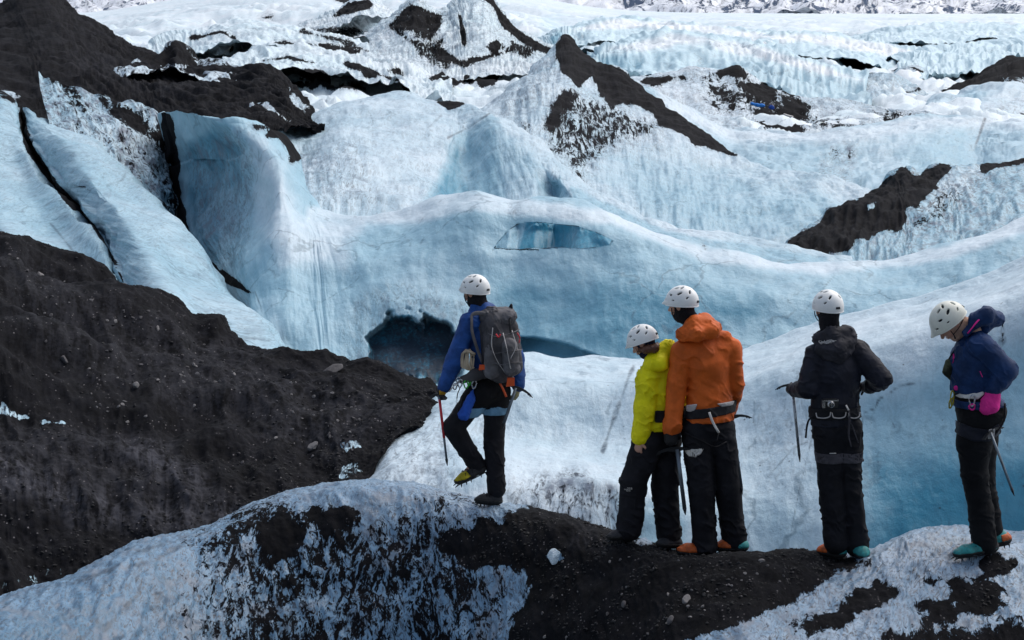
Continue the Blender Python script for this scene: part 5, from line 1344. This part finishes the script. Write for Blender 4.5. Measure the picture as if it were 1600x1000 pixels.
# ---- the one in yellow --------------------------------------------------------------------
def build_yellow():
    F = Fig((990, 846), None)
    F.Y = max(F.Y, 11.75); F.s = F.Y / F_PX
    p = F.p
    fwd = unit((-.8, .6, 0))
    hc = p(1005, 535, 0); HR = frame((-.80, .36, -.52)); neck = p(1022, 562, 6)
    shL, shR = p(1015, 590, -12), p(1056, 586, 22)
    elL, wrL = p(1008, 640, -20), p(999, 686, -30)
    elR, wrR = p(1064, 640, 26), p(1040, 680, 30)
    hipL, hipR = p(1014, 690, -12), p(1040, 690, 12)
    knL, anL, knR, anR = p(990, 752, -14), p(984, 820, -10), p(1039, 764, 10), p(1044, 828, 12)
    def prims(S):
        S.cap(p(1034, 690), p(1037, 610), *F.r(21, 20), flat=(fwd, .7)); S.cap(p(1037, 610), neck, *F.r(19, 11), flat=(fwd, .7))
        S.cap(shL, shR, *F.r(10, 10))
        S.chain([shL, elL, wrL], F.r(11, 8.5, 6)); S.chain([shR, elR, wrR], F.r(11, 8.5, 6))
        S.chain([hipL, knL, anL], F.r(14, 9, 5)); S.chain([hipR, knR, anR], F.r(14, 9, 5))
        S.cap(anL, p(966, 840, -16), *F.r(4.5, 4)); S.cap(anR, p(1032, 852, 4), *F.r(4.5, 4))
        add_head(S, hc, HR, neck, 0.82)
        add_hand(S, wrL, p(996, 712, -32) - wrL, V3((.6, .6, 0)), .95, 1.0, -1)
    o = person("smaller person in a bright yellow jacket, head bowed, beside the man in orange", F, prims)
    eyes(o, hc, HR, 0.82)
    L = lambda x, y, q: hc + HR @ V3((x, y, q))
    balaclava(o, hc, HR, neck, C['navyknit'], 0.83, name="headband", neck_r=.05)
    S = Sdf(.005, .015); S.cap(L(-.02, .066, -.055), L(-.07, .045, -.075), .03, .032); S.cap(L(-.06, -.04, -.07), L(-.07, .045, -.075), .03, .03); S.cap(L(.02, .07, -.04), L(-.02, .066, -.06), .016, .022); S.eval(.015).wrinkle(.008, .015, 2); S.mesh("hair", C['hair'], o)
    helmet(o, hc, HR, C['helmet'], 0.82)
    J = Sdf(0.0075, 0.035)
    J.chain([p(1035, 666), p(1037, 640), p(1038, 605)], F.r(30, 28, 29), flat=(fwd, .76)); J.cap(p(1038, 608), p(1034, 572, 4), *F.r(29, 21), flat=(fwd, .8))
    J.cap(shL, shR, *F.r(17, 17))
    J.chain([shL, elL, p(1001, 676, -28)], F.r(20, 18.5, 14), k=.012); J.cap(p(1001, 676, -28), p(999, 684, -30), *F.r(14, 13)); J.chain([shR, elR, wrR], F.r(18, 16, 12), k=.012)
    J.eval(.025).wrinkle(.013, (.11, .11, .07), 3, 11.0)
    J.clip(p(1016, 650)[0], p(1090, 650)[0], p(1034, 670)[2])
    J.mesh("jacket", C['yellow'], o)
    Hd = Sdf(0.0075, .03); Hd.cap(p(1020, 566, -12), p(1044, 546, 0), *F.r(15, 16)); Hd.cap(p(1012, 574, -16), p(1032, 568, -24), *F.r(9, 13)); Hd.cap(p(1048, 556, 4), p(1030, 566, -16), *F.r(13, 14)); Hd.eval(.02).wrinkle(.009, (.06, .06, .04), 3, 4.0)
    Hd.mesh("hood", C['yellow'], o)
    T = trousers(o, F, hipL, hipR, (knL, anL), (knR, anR), (p(1031, 684), p(1030, 692)), (26, 24, 25, 22, 19.5), C['trouser'], (fwd, .76), 3.0, .009)
    h = empty("harness"); h.parent = o
    J.patch("waist_belt", C['strap'], h, .014, band_region(p(0, 655)[2], p(0, 636)[2], x=(p(1021, 640)[0], p(1090, 640)[0])))
    # small printed mark on the thigh: quarter arcs beside three short words
    lm = empty("logo"); lm.parent = o
    c0 = p(984, 764, -37)
    bvT = BVHTree.FromPolygons([v.co[:] for v in [c for c in o.children if c.name.startswith("trousers")][0].data.vertices], [q.vertices[:] for q in [c for c in o.children if c.name.startswith("trousers")][0].data.polygons])
    hit = ray_hit(bvT, 984, 764)
    c0 = V3(hit) + V3((0, -.003, 0))
    q = []
    for r in (.010, .015, .020):
        q.append(([c0 + V3((.006 - 0 + r * math.cos(a), -.002 * k, r * math.sin(a) - .008)) for k, a in enumerate(np.linspace(.0, math.pi / 2, 7))], .0016, dict(n=4)))
    tubes("quarter_arcs", q, C['patch'], lm)
    for k, wd in enumerate(("THE", "NORTH", "FACE")):
        fc = bpy.data.curves.new("words", 'FONT'); fc.body = wd; fc.size = .0125; fc.align_x = 'RIGHT'; fc.extrude = .0008
        fo = bpy.data.objects.new("words", fc); COL.objects.link(fo); fo.parent = lm
        fo.location = (c0[0] + .004, c0[1] - .004, c0[2] + .004 - .010 * k); fo.rotation_euler = (math.radians(90), 0, 0)
        fc.materials.append(C['patch'])
        bpy.context.view_layer.update()
        wm = bpy.data.meshes.new_from_object(fo.evaluated_get(bpy.context.evaluated_depsgraph_get()))
        wo_ = bpy.data.objects.new('word', wm); COL.objects.link(wo_); wo_.parent = lm; wo_.location = fo.location; wo_.rotation_euler = fo.rotation_euler
        bpy.data.objects.remove(fo)
    boot(o, F, p(994, 842, -6), p(951, 845, -20), p(985, 822, -10), (C['bootgrey'], None, None), 11.5)
    boot(o, F, p(1060, 856, 12), p(1028, 856, -10), p(1045, 832, 12), (C['bootgrey'], None, None), 11.5)

# ---- the man in black ----------------------------------------------------------------------
def build_black():
    F = Fig((1316, 874))
    p = F.p
    fwd = unit((-.22, .97, 0))
    hc = p(1293, 483, 2); HR = frame((-.38, .90, -.10), 0); neck = p(1297, 518, 4)
    shL, shR = p(1276, 556, -3), p(1338, 550, 4)
    elL, wrL = p(1262, 606, -14), p(1243, 610, 22)
    elR, wrR = p(1377, 591, -12), p(1358, 604, 26)
    hipL, hipR = p(1292, 668, -2), p(1325, 668, 2)
    knL, anL, knR, anR = p(1298, 756, -2), p(1306, 842, 0), p(1327, 756, 2), p(1338, 846, 4)
    def prims(S):
        S.cap(p(1305, 660), p(1304, 580), *F.r(27, 29), flat=(fwd, .62)); S.cap(p(1304, 580), neck, *F.r(28, 14), flat=(fwd, .65))
        S.cap(shL, shR, *F.r(11, 11))
        S.chain([shL, elL, wrL], F.r(12, 9, 7)); S.chain([shR, elR, wrR], F.r(12, 9, 7))
        S.chain([hipL, knL, anL], F.r(15, 10, 6)); S.chain([hipR, knR, anR], F.r(15, 10, 6))
        S.cap(anL, p(1290, 866, 10), *F.r(4.5, 4)); S.cap(anR, p(1345, 868, -8), *F.r(4.5, 4))
        add_head(S, hc, HR, neck, 0.86)
    o = person("man in a black jacket seen from behind, elbows out, camera on his belt", F, prims)
    eyes(o, hc, HR, 0.86)
    balaclava(o, hc, HR, neck, C['blackknit'], 0.87, neck_r=.072)
    helmet(o, hc, HR, C['helmet'], 0.86)
    J = Sdf(0.0075, 0.035)
    J.chain([p(1304, 662), p(1304, 630), p(1305, 580)], F.r(40, 38, 41), flat=(fwd, .66)); J.cap(p(1305, 582), p(1301, 534, 4), *F.r(40, 20), flat=(fwd, .7))
    J.cap(shL, shR, *F.r(16, 16))
    J.chain([shL, elL, wrL], F.r(20, 18, 12), k=.012); J.chain([shR, elR, wrR], F.r(20, 18, 12), k=.012)
    J.eval(.025).wrinkle(.011, (.11, .10, .075), 3, 21.0)
    J.clip(p(1255, 650)[0], p(1352, 650)[0], p(1304, 664)[2])
    J.mesh("jacket", C['black'], o)
    Hd = Sdf(0.0075, .02)
    Hd.chain([p(1278, 530, -6), p(1300, 524, -18), p(1324, 520, -4)], F.r(10, 13, 12)); Hd.chain([p(1282, 546, -16), p(1310, 544, -24), p(1330, 532, -10)], F.r(10, 14, 11)); Hd.chain([p(1290, 556, -20), p(1312, 558, -24), p(1328, 546, -16)], F.r(8, 10, 8))
    Hd.cap(p(1284, 526, 12), p(1320, 520, 12), *F.r(12, 12))
    Hd.eval(.02).wrinkle(.010, (.07, .07, .028), 3, 2.0)
    hd = Hd.mesh("hood", C['greyblack'], o)
    Hd.patch("silver_lining", C['lightgrey'], hd, .004, poly_region([(1276, 532), (1298, 530), (1308, 532), (1300, 537), (1282, 538)], F.Y))
    T = trousers(o, F, hipL, hipR, (knL, anL), (knR, anR), (p(1305, 670), p(1305, 680)), (34, 24, 23, 20, 19), C['trouser'], (fwd, .68), 5.0, .009)
    T.patch("knee_panel", C['knee'], o, .005, band_region(p(0, 721)[2], p(0, 705)[2]))
    T.patch("reflective_tab", C['white'], o, .008, poly_region([(1295, 707), (1307, 707), (1307, 709.5), (1295, 709.5)], F.Y))
    h = empty("harness"); h.parent = o
    J.patch("waist_belt", C['strap'], h, .012, band_region(p(0, 652)[2], p(0, 634)[2], x=(p(1262, 640)[0], p(1347, 640)[0])))
    for a in ((1275, 1298), (1300, 1322), (1326, 1344)):
        tube("gear_loop", [p(a[0], 645, -30), p(a[0] + 2, 652, -33), p((a[0] + a[1]) / 2, 653.5, -35), p(a[1] - 2, 651, -33), p(a[1], 644, -30)], .0042, C['lightgrey'], h, n=6, sub=4)
    tube("tail_strap", [p(1322, 634, -33), p(1328, 650, -36), p(1326, 676, -32), p(1330, 698, -30)], .007, C['knee'], h, flat=.5, sub=4)
    tube("tail_strap", [p(1325, 650, -36), p(1334, 672, -32), p(1341, 692, -28)], .006, C['knee'], h, flat=.5, sub=4)
    tube("tail_strap", [p(1322, 633, -33), p(1326, 641, -36)], .009, C['white'], h, flat=.5)
    tube("sling", [p(1272, 651, -20), p(1264, 656, -24), p(1260, 672, -24), p(1259, 684, -22)], .007, C['strap'], h, sub=4)
    G = Sdf(0.005, 0.012); add_hand(G, wrL, p(1231, 603, 44) - wrL, V3((.6, .3, -.6)), 1.05, .9, 1); G.cap(wrL, p(1237, 608, 32), *F.r(11, 9)); G.eval(.015); G.mesh("glove", C['glove'], o)
    G = Sdf(0.005, 0.012); add_hand(G, wrR, p(1346, 604, 46) - wrR, V3((-.5, .3, -.6)), 1.05, .9, -1); G.cap(wrR, p(1352, 604, 36), *F.r(10, 9)); G.eval(.015); G.mesh("glove", C['glove'], o)
    boot(o, F, p(1316, 872, -2), p(1281, 868, 16), p(1306, 844, 0), (C['bootgrey'], C['bootorange'], C['bootteal']), 13.5)
    boot(o, F, p(1338, 862, 12), p(1349, 876, -22), p(1339, 846, 4), (C['bootgrey'], C['bootteal'], None), 13.5)
    # compact camera on the belt
    c0 = V3(p(1297, 630, -38)); e = empty("camera", c0)
    u = V3((1, .05, .03)) * F.s; v_ = V3((0, 0, 1)) * F.s
    v, f = prism([(-12, -7), (12, -7), (12.5, 5), (10, 7), (-10, 7.6), (-12.5, 6)], u, v_, (0, 0, 0), .032); mesh_obj("camera_body", v, f, C['camblack'], e, smooth=False)
    v, f = prism([(-12.4, 3.6), (12.4, 3.6), (12.4, 5.6), (-12.4, 5.6)], u, v_, (0, -.003, 0), .031); mesh_obj("top_plate", v, f, C['camsilver'], e, smooth=False)
    v, f = prism([(-12.3, -6.5), (-8.5, -6.5), (-8.5, 3.2), (-12.3, 3.2)], u, v_, (0, -.003, 0), .031); mesh_obj("grip_trim", v, f, C['camsilver'], e, smooth=False)
    ln = tube("lens", [(0, -.012, -.002), (0, -.045, -.002)], [5.8 * F.s, 5.2 * F.s], C['camsilver'], e, n=24, up=(0, 0, 1))
    tube("lens_glass", [(0, -.044, -.002), (0, -.047, -.002)], 3.9 * F.s, C['glass'], ln, n=24)
    v, f = prism([(-.6, -3), (.6, -3), (.6, 3), (-.6, 3)], u, v_, (.0, -.0485, -.002), .002); mesh_obj("lens_mark", v, f, C['camsilver'], ln, smooth=False)
    tag(e, "compact camera with a round lens on the belt of the man in black", "camera")
    ice_axe("silver ice axe hanging straight down from the left glove of the man in black", p(1238, 602, 34), p(1250, 722, 20), (-.9, .3, .05), C['axe'], size=.8)

# ---- the woman in navy ----------------------------------------------------------------------
def build_navy():
    F = Fig((1530, 864))
    p = F.p
    fwd = unit((-.97, -.1, 0))
    hc = p(1484, 504, 0); HR = frame((-.66, -.06, -.75)); neck = p(1517, 514, 2)
    shL, shR = p(1532, 540, -30), p(1526, 536, 30)
    elL, wrL = p(1571, 580, -36), p(1551, 620, -40)
    elR, wrR = p(1512, 585, 46), p(1508, 606, 50)
    hipL, hipR = p(1536, 652, -16), p(1534, 652, 16)
    knL, anL, knR, anR = p(1523, 742, -14), p(1536, 836, -10), p(1534, 746, 16), p(1550, 826, 18)
    def prims(S):
        S.cap(p(1532, 650), p(1522, 580), *F.r(27, 27), flat=((0, 1, 0), 1.25)); S.cap(p(1522, 580), neck, *F.r(26, 12), flat=((0, 1, 0), 1.2))
        S.cap(shL, shR, *F.r(11, 11))
        S.chain([shL, elL, wrL], F.r(12, 9, 6)); S.chain([shR, elR, wrR], F.r(12, 9, 6))
        S.chain([hipL, knL, anL], F.r(18, 12, 6)); S.chain([hipR, knR, anR], F.r(18, 12, 6))
        S.cap(anL, p(1508, 862, -16), *F.r(4.5, 4)); S.cap(anR, p(1545, 842, 16), *F.r(4.5, 4))
        add_head(S, hc, HR, neck, 0.94)
    o = person("woman in a navy jacket and pink glove looking down at her boots", F, prims)
    eyes(o, hc, HR, 0.94)
    balaclava(o, hc, HR, neck, C['beigeknit'], 0.95, name="headscarf", neck_r=.072)
    helmet(o, hc, HR, C['helmet2'], 0.94)
    J = Sdf(0.0075, 0.035)
    J.chain([p(1518, 604), p(1521, 580), p(1523, 556)], F.r(31, 33, 35), flat=((0, 1, 0), 1.2)); J.cap(p(1523, 558), p(1519, 528, 2), *F.r(34, 20), flat=((0, 1, 0), 1.2))
    J.cap(shL, shR, *F.r(17, 17))
    J.chain([shL, elL, p(1552, 610, -40)], F.r(21, 19, 13), k=.012); J.chain([shR, elR, wrR], F.r(18, 15, 11), k=.012)
    J.eval(.025).wrinkle(.011, (.09, .10, .08), 3, 31.0)
    J.clip(p(1470, 610)[0], p(1536, 610)[0], p(1510, 612)[2])
    J.mesh("jacket", C['navy'], o)
    Hd = Sdf(0.0075, .025); Hd.chain([p(1524, 500, -16), p(1540, 494, -18), p(1556, 498, -4)], F.r(12, 14, 11)); Hd.chain([p(1524, 498, 14), p(1542, 492, 14), p(1556, 498, 0)], F.r(11, 13, 12)); Hd.cap(p(1510, 520, -20), p(1528, 500, -20), *F.r(7, 9)); Hd.cap(p(1538, 508, 0), p(1548, 500, 0), *F.r(14, 12))
    Hd.eval(.02).wrinkle(.008, (.05, .05, .04), 3, 8.0)
    hd = Hd.mesh("hood", C['navy'], o)
    tube("pink_lining", [p(1512, 521, -28), p(1520, 511, -31), p(1528, 501, -30), p(1530, 498, -27)], .009, C['pink'], hd, flat=.5, sub=4)
    bj = [c for c in o.children if c.name.startswith("jacket")][0]
    bvJ = BVHTree.FromPolygons([v.co[:] for v in bj.data.vertices], [q.vertices[:] for q in bj.data.polygons])
    def on(px, py, lift=.004):
        h_ = ray_hit(bvJ, px, py)
        return (V3(h_) if h_ is not None else p(px, py, -34)) + V3((0, -lift, 0))
    tube("zip_pull", [on(1490, 553), on(1490, 560), on(1489, 567)], .006, C['pink'], o, flat=.6)
    tube("zip_pull", [on(1531, 580), on(1533, 585), on(1535, 589)], .005, C['pink'], o, flat=.6)
    S = Sdf(.004, .004); S.ell(on(1494, 606), (.018, .008, .018)); S.eval(.01); S.mesh("toggle", C['pink'], o)
    T = Sdf(0.0075, 0.03)
    T.cap(p(1524, 622), p(1530, 650), *F.r(33, 35), flat=((0, 1, 0), 1.15)); T.cap(p(1548, 644, -14), p(1548, 644, 14), *F.r(24, 24)); T.cap(hipL, hipR, *F.r(30, 30))
    T.chain([p(1528, 664, -14), p(1522, 690, -14), knL, p(1532, 800, -11), p(1538, 846, -10)], F.r(29, 27, 20.5, 19, 21)); T.chain([p(1534, 664, 14), knR, anR], F.r(28, 20, 18))
    T.eval(.025).wrinkle(.007, (.14, .14, .06), 3, 13.0)
    T.mesh("trousers", C['trouser2'], o)
    h = empty("harness"); h.parent = o
    T.patch("waist_belt", C['navy'], h, .013, band_region(p(0, 634)[2], p(0, 622)[2], (.06, 0), (p(1525, 0)[0], 0)))
    T.patch("white_pad", C['white'], h, .016, poly_region([(1492, 618), (1512, 610), (1536, 604), (1538, 616), (1528, 624), (1500, 622)], F.Y - .03))
    T.patch("leg_loop", C['black'], h, .011, poly_region([(1486, 652), (1500, 660), (1520, 668), (1545, 672), (1560, 662), (1566, 676), (1545, 690), (1520, 690), (1498, 680), (1486, 670)]))
    tube("riser_strap", [p(1570, 630, -34), p(1570, 652, -36), p(1560, 672, -42), p(1552, 682, -44)], .008, C['strap'], h, flat=.5, sub=4)
    v, f = prism([(-4.5, -8), (5, -6), (4.5, 8), (-4, 7)], V3((1, 0, 0)) * F.s, V3((.05, 0, 1)) * F.s, p(1549, 678, -48), .012); mesh_obj("axe_holster", v, f, C['lightgrey'], h, smooth=False)
    carabiner(h, p(1519, 626, -42), (1, 0, 0), (0, 0, 1), C['brightsteel'], .022, .038)
    carabiner(h, p(1519, 636, -42), (1, 0, .3), (-.3, 0, 1), C['pink'], .022, .018)
    carabiner(h, p(1488, 622, -12), (.7, .5, 0), (0, 0, 1), C['gold'], .022, .05)
    carabiner(h, p(1486, 630, -8), (.9, .2, 0), (.2, 0, 1), C['gold'], .016, .034)
    G = Sdf(0.005, 0.014); add_hand(G, wrL, p(1545, 646, -46) - wrL, V3((-.6, .7, 0)), 1.15, .9, -1); G.cap(p(1551, 614, -40), p(1549, 634, -44), *F.r(12, 13)); G.cap(p(1543, 628, -44), p(1541, 638, -46), *F.r(11, 10)); G.eval(.015).wrinkle(.004, .03, 2); G.mesh("glove", C['pink'], o)
    G = Sdf(0.005, 0.012); add_hand(G, wrR, V3((-.2, .1, -1)), V3((-.5, 0, 0)), 1.0, .9, 1); G.eval(.015); G.mesh("glove", C['pink'], o)
    B = Sdf(.006, .012); B.cap(p(1482, 566, 4), p(1481, 580, 4), *F.r(6, 8)); B.cap(p(1481, 580, 4), p(1487, 590, 2), *F.r(8, 5)); B.eval(.015).wrinkle(.004, .03, 2)
    b = B.mesh("pouch", C['camo']); tag(b, "small camouflage pouch hanging on the chest of the woman in navy", "pouch")
    tube("neck_cord", [p(1500, 538, -6), p(1488, 552, -2), p(1481, 564, 4)], .005, C['strap'], b, sub=3)
    boot(o, F, p(1558, 861, -4), p(1491, 873, -30), p(1540, 838, -10), (C['bootteal'], None, C['bootgrey']), 13.5)
    boot(o, F, p(1577, 849, 14), p(1530, 858, 10), p(1552, 828, 18), (C['bootteal'], None, C['bootorange']), 12.5)
    ice_axe("ice axe slung at the hip of the woman in navy, shaft slanting down behind her", p(1548, 676, -52), p(1585, 775, -50), (.6, .5, .5), C['steel'], size=.85)

build_guide(); build_orange(); build_yellow(); build_black(); build_navy()
# ------------------------------------------------------------------ stones, gravel, and the things left on the far bank
def rock_mesh(name, seed, mat, flat=.6, sub=3):
    bm = bmesh.new(); bmesh.ops.create_icosphere(bm, subdivisions=sub, radius=1.0)
    v = np.array([x.co[:] for x in bm.verts])
    r = np.random.default_rng(seed)
    for _ in range(9):                         # facets struck off
        n = unit(r.normal(size=3)); c = r.uniform(.5, .85)
        d = v @ n - c
        v = v - np.where(d > 0, d, 0)[:, None] * n * .92
    v += .10 * fbm(v * 1.3 + seed, 3)[:, None] * v + .05 * fbm(v * 4 + seed, 2)[:, None] * v
    v *= np.array([1.0, r.uniform(.6, .85), flat])
    for x, p in zip(bm.verts, v): x.co = p
    me = bpy.data.meshes.new(name); bm.to_mesh(me); bm.free()
    me.materials.append(mat)
    return me

BVS = {"ice_mound": BV0}
for nm in ("moraine", "debris_bank", "ice_wall"):
    BVS[nm] = BVHTree.FromPolygons([Vector(v) for v in LAYERS[nm][0][1].tolist()], LAYERS[nm][0][2].tolist())
RM = [rock_mesh("stone", 10 + k, C['stone'] if k % 2 else C['stone2'], .5 + .1 * (k % 3)) for k in range(6)]

def place_rock(layer_, px, py, size_px, me, label, group=None, rot=None):
    bv = BVS[layer_]
    o_, d_ = Vector((0, 0, CAM_Z)), (Vector(unproj(px, py, 10.0).tolist()) - Vector((0, 0, CAM_Z))).normalized()
    loc, nor, idx, dist = bv.ray_cast(o_, d_)
    if loc is None: return None
    ob = bpy.data.objects.new("stone", me); COL.objects.link(ob)
    s_ = size_px * loc.y / F_PX / 2
    ob.location = loc + nor * s_ * .12
    ob.scale = (s_, s_, s_)
    z = nor if nor.z > 0 else -nor
    q = z.to_track_quat('Z', 'Y')
    ob.rotation_euler = (q.to_matrix() @ Matrix.Rotation(RNG.uniform(0, 6.28) if rot is None else rot, 3, 'Z')).to_euler()
    tag(ob, label, "stone", group)
    return ob

place_rock("moraine", 491, 700, 24, rock_mesh("stone", 41, C['stone'], .75), "pale rounded boulder near the lower right edge of the dark moraine")
place_rock("ice_mound", 1073, 938, 22, rock_mesh("stone", 42, C['stone'], .8), "pale upright stone on the black ash, larger of the two below the man in orange")
place_rock("ice_mound", 1049, 969, 20, rock_mesh("stone", 43, C['stone2'], .5), "flat grey stone on the black ash beside the taller pale stone")
place_rock("ice_mound", 867, 870, 34, rock_mesh("stone", 44, M_ICE, .4), "white lump of ice lying on the black ash of the mound")
place_rock("ice_mound", 975, 945, 14, rock_mesh("stone", 45, C['stone2'], .6), "small dark grey stone on the ash left of the two bigger stones")
place_rock("ice_mound", 1190, 877, 13, rock_mesh("stone", 46, C['stone'], .5), "pale stone on the ash between the man in orange and the man in black")
place_rock("moraine", 63, 430, 16, rock_mesh("stone", 47, C['stone'], .5), "pale slab high on the left end of the moraine crest")
place_rock("moraine", 100, 562, 16, rock_mesh("stone", 48, C['stone2'], .7), "round grey stone in the smooth hollow of the moraine")
place_rock("moraine", 213, 604, 15, rock_mesh("stone", 49, C['stone'], .9), "bright upright stone in the middle of the dark moraine")
place_rock("moraine", 520, 580, 44, rock_mesh("stone", 50, C['stone2'], .35), "long flat grey slab at the moraine crest under the cave")
poly = [(10,385),(140,440),(290,500),(420,560),(560,610),(660,620),(600,670),(520,740),(430,770),(300,720),(150,640),(10,560)]
cl = [(60,400,50),(170,500,40),(250,520,60),(310,580,50),(420,600,60),(500,650,60),(560,640,40),(540,700,40),(440,690,50),(90,470,50),(200,590,60),(140,640,40)]
n = 0
while n < 170:
    cx_, cy_, sp = cl[RNG.integers(len(cl))]
    x, y = cx_ + RNG.normal() * sp, cy_ + RNG.normal() * sp * .5
    if sdist(np.array(x), np.array(y), poly) < 4: continue
    place_rock("moraine", x, y, 3.0 + 6.5 * RNG.random() ** 2.2, RM[RNG.integers(6)], "one of the many small grey stones scattered over the dark moraine", "stones on the dark moraine")
    n += 1
poly2 = [(830,900),(880,870),(1000,860),(1100,880),(1280,880),(1220,930),(1100,970),(1000,1010),(830,1010)]
n = 0
while n < 70:
    x, y = RNG.uniform(820, 1290), RNG.uniform(860, 1000)
    if sdist(np.array(x), np.array(y), poly2) < 3: continue
    place_rock("ice_mound", x, y, 3.0 + 6 * RNG.random() ** 2, RM[RNG.integers(6)], "one of the many pebbles scattered on the black ash of the mound", "pebbles on the mound")
    n += 1

def gravel(name, key, count, size, mat, seed):
    """loose grit lying where the ash is: countless, one object"""
    o, Sv, fc = LAYERS[key][0]
    a = np.empty(len(o.data.vertices), np.float32); o.data.attributes["ash"].data.foreach_get("value", a)
    px, py = proj(Sv)
    fcx = fc[:, 0]
    ok = (a[fcx] > .8) & (px[fcx] > -20) & (px[fcx] < 1620) & (py[fcx] < 1010) & (py[fcx] > 0)
    cand = np.flatnonzero(ok)
    r = np.random.default_rng(seed)
    pk = r.choice(cand, count)
    P = Sv[fc[pk]].mean(1)
    cl_ = fbm(P / .5 + seed, 3)
    keep = cl_ > -.05
    P = P[keep]; m = len(P)
    base = np.array([[1,0,0],[-1,0,0],[0,1,0],[0,-1,0],[0,0,1],[0,0,-1]], float)
    tri = np.array([[0,2,4],[2,1,4],[1,3,4],[3,0,4],[2,0,5],[1,2,5],[3,1,5],[0,3,5]])
    sz = size * (.35 + r.random(m) ** 3 * 1.9)
    th = r.uniform(0, 6.28, m)
    B = base[None] * (sz[:, None, None] * np.stack([r.uniform(.7, 1.3, m), r.uniform(.5, 1, m), r.uniform(.3, .7, m)], -1)[:, None, :])
    B = B + r.normal(size=B.shape) * (sz * .18)[:, None, None]
    cth, sth = np.cos(th)[:, None], np.sin(th)[:, None]
    x, y = B[..., 0] * cth - B[..., 1] * sth, B[..., 0] * sth + B[..., 1] * cth
    B = np.stack([x, y, B[..., 2]], -1) + P[:, None, :]
    F_ = (tri[None] + (np.arange(m) * 6)[:, None, None]).reshape(-1, 3)
    g = mesh_obj(name, B.reshape(-1, 3), F_, mat, smooth=False)
    tag(g, kind="stuff")
    return g
GRIT = hard("dark_grit", (0.025, 0.0255, 0.029), 0.9, scale=3.0, var=.8)
gravel("gravel", "moraine", 14000, .012, GRIT, 1)
gravel("gravel", "ice_mound", 9000, .010, GRIT, 2)

# bags and a tarpaulin left on the far debris bank
def at(layer_, px, py):
    return V3(ray_hit(BVS[layer_], px, py))
c0 = at("debris_bank", 1184, 166); s0 = c0[1] / F_PX
S = Sdf(.06, .1); S.cap(c0 + V3((-9, 0, 4)) * s0, c0 + V3((6, -2, -1)) * s0, 2.4 * s0, 3.6 * s0); S.cap(c0 + V3((2, 0, 0)) * s0, c0 + V3((9, -2, 2)) * s0, 3.0 * s0, 2.0 * s0); S.eval(.2).wrinkle(.05, .4, 2)
tag(S.mesh("tarpaulin", cloth("sky_blue_tarpaulin", (0.02, 0.20, 0.62), .6)), "crumpled bright blue tarpaulin lying on the distant debris bank", "tarpaulin")
c0 = at("debris_bank", 1205, 170); S = Sdf(.06, .1); S.cap(c0 + V3((0, 0, 1)) * s0, c0 + V3((2, 0, -2)) * s0, 4.6 * s0, 3.8 * s0); S.cap(c0 + V3((3, -1, -3)) * s0, c0 + V3((6, -1, -3)) * s0, 2.6 * s0, 2 * s0); S.eval(.2).wrinkle(.05, .4, 2)
tag(S.mesh("bag", C['bluesack']), "dark blue bag beside the blue tarpaulin on the distant bank", "bag")
c0 = at("debris_bank", 1204, 166); S = Sdf(.06, .1); S.ell(c0 + V3((0, -4, 0)) * s0, V3((5.6, 4, 5)) * s0); S.eval(.2).wrinkle(.12, .5, 2)
tag(S.mesh("boulder", C['stone']), "round grey boulder behind the bags on the distant bank", "boulder")
c0 = at("debris_bank", 1232, 182); S = Sdf(.06, .1); S.cap(c0 + V3((-6, 0, 3)) * s0, c0 + V3((5, -1, -2)) * s0, 2.2 * s0, 3.4 * s0); S.eval(.2).wrinkle(.05, .4, 2)
tag(S.mesh("bag", C['white']), "white bag lying on the dark debris of the distant bank", "bag")
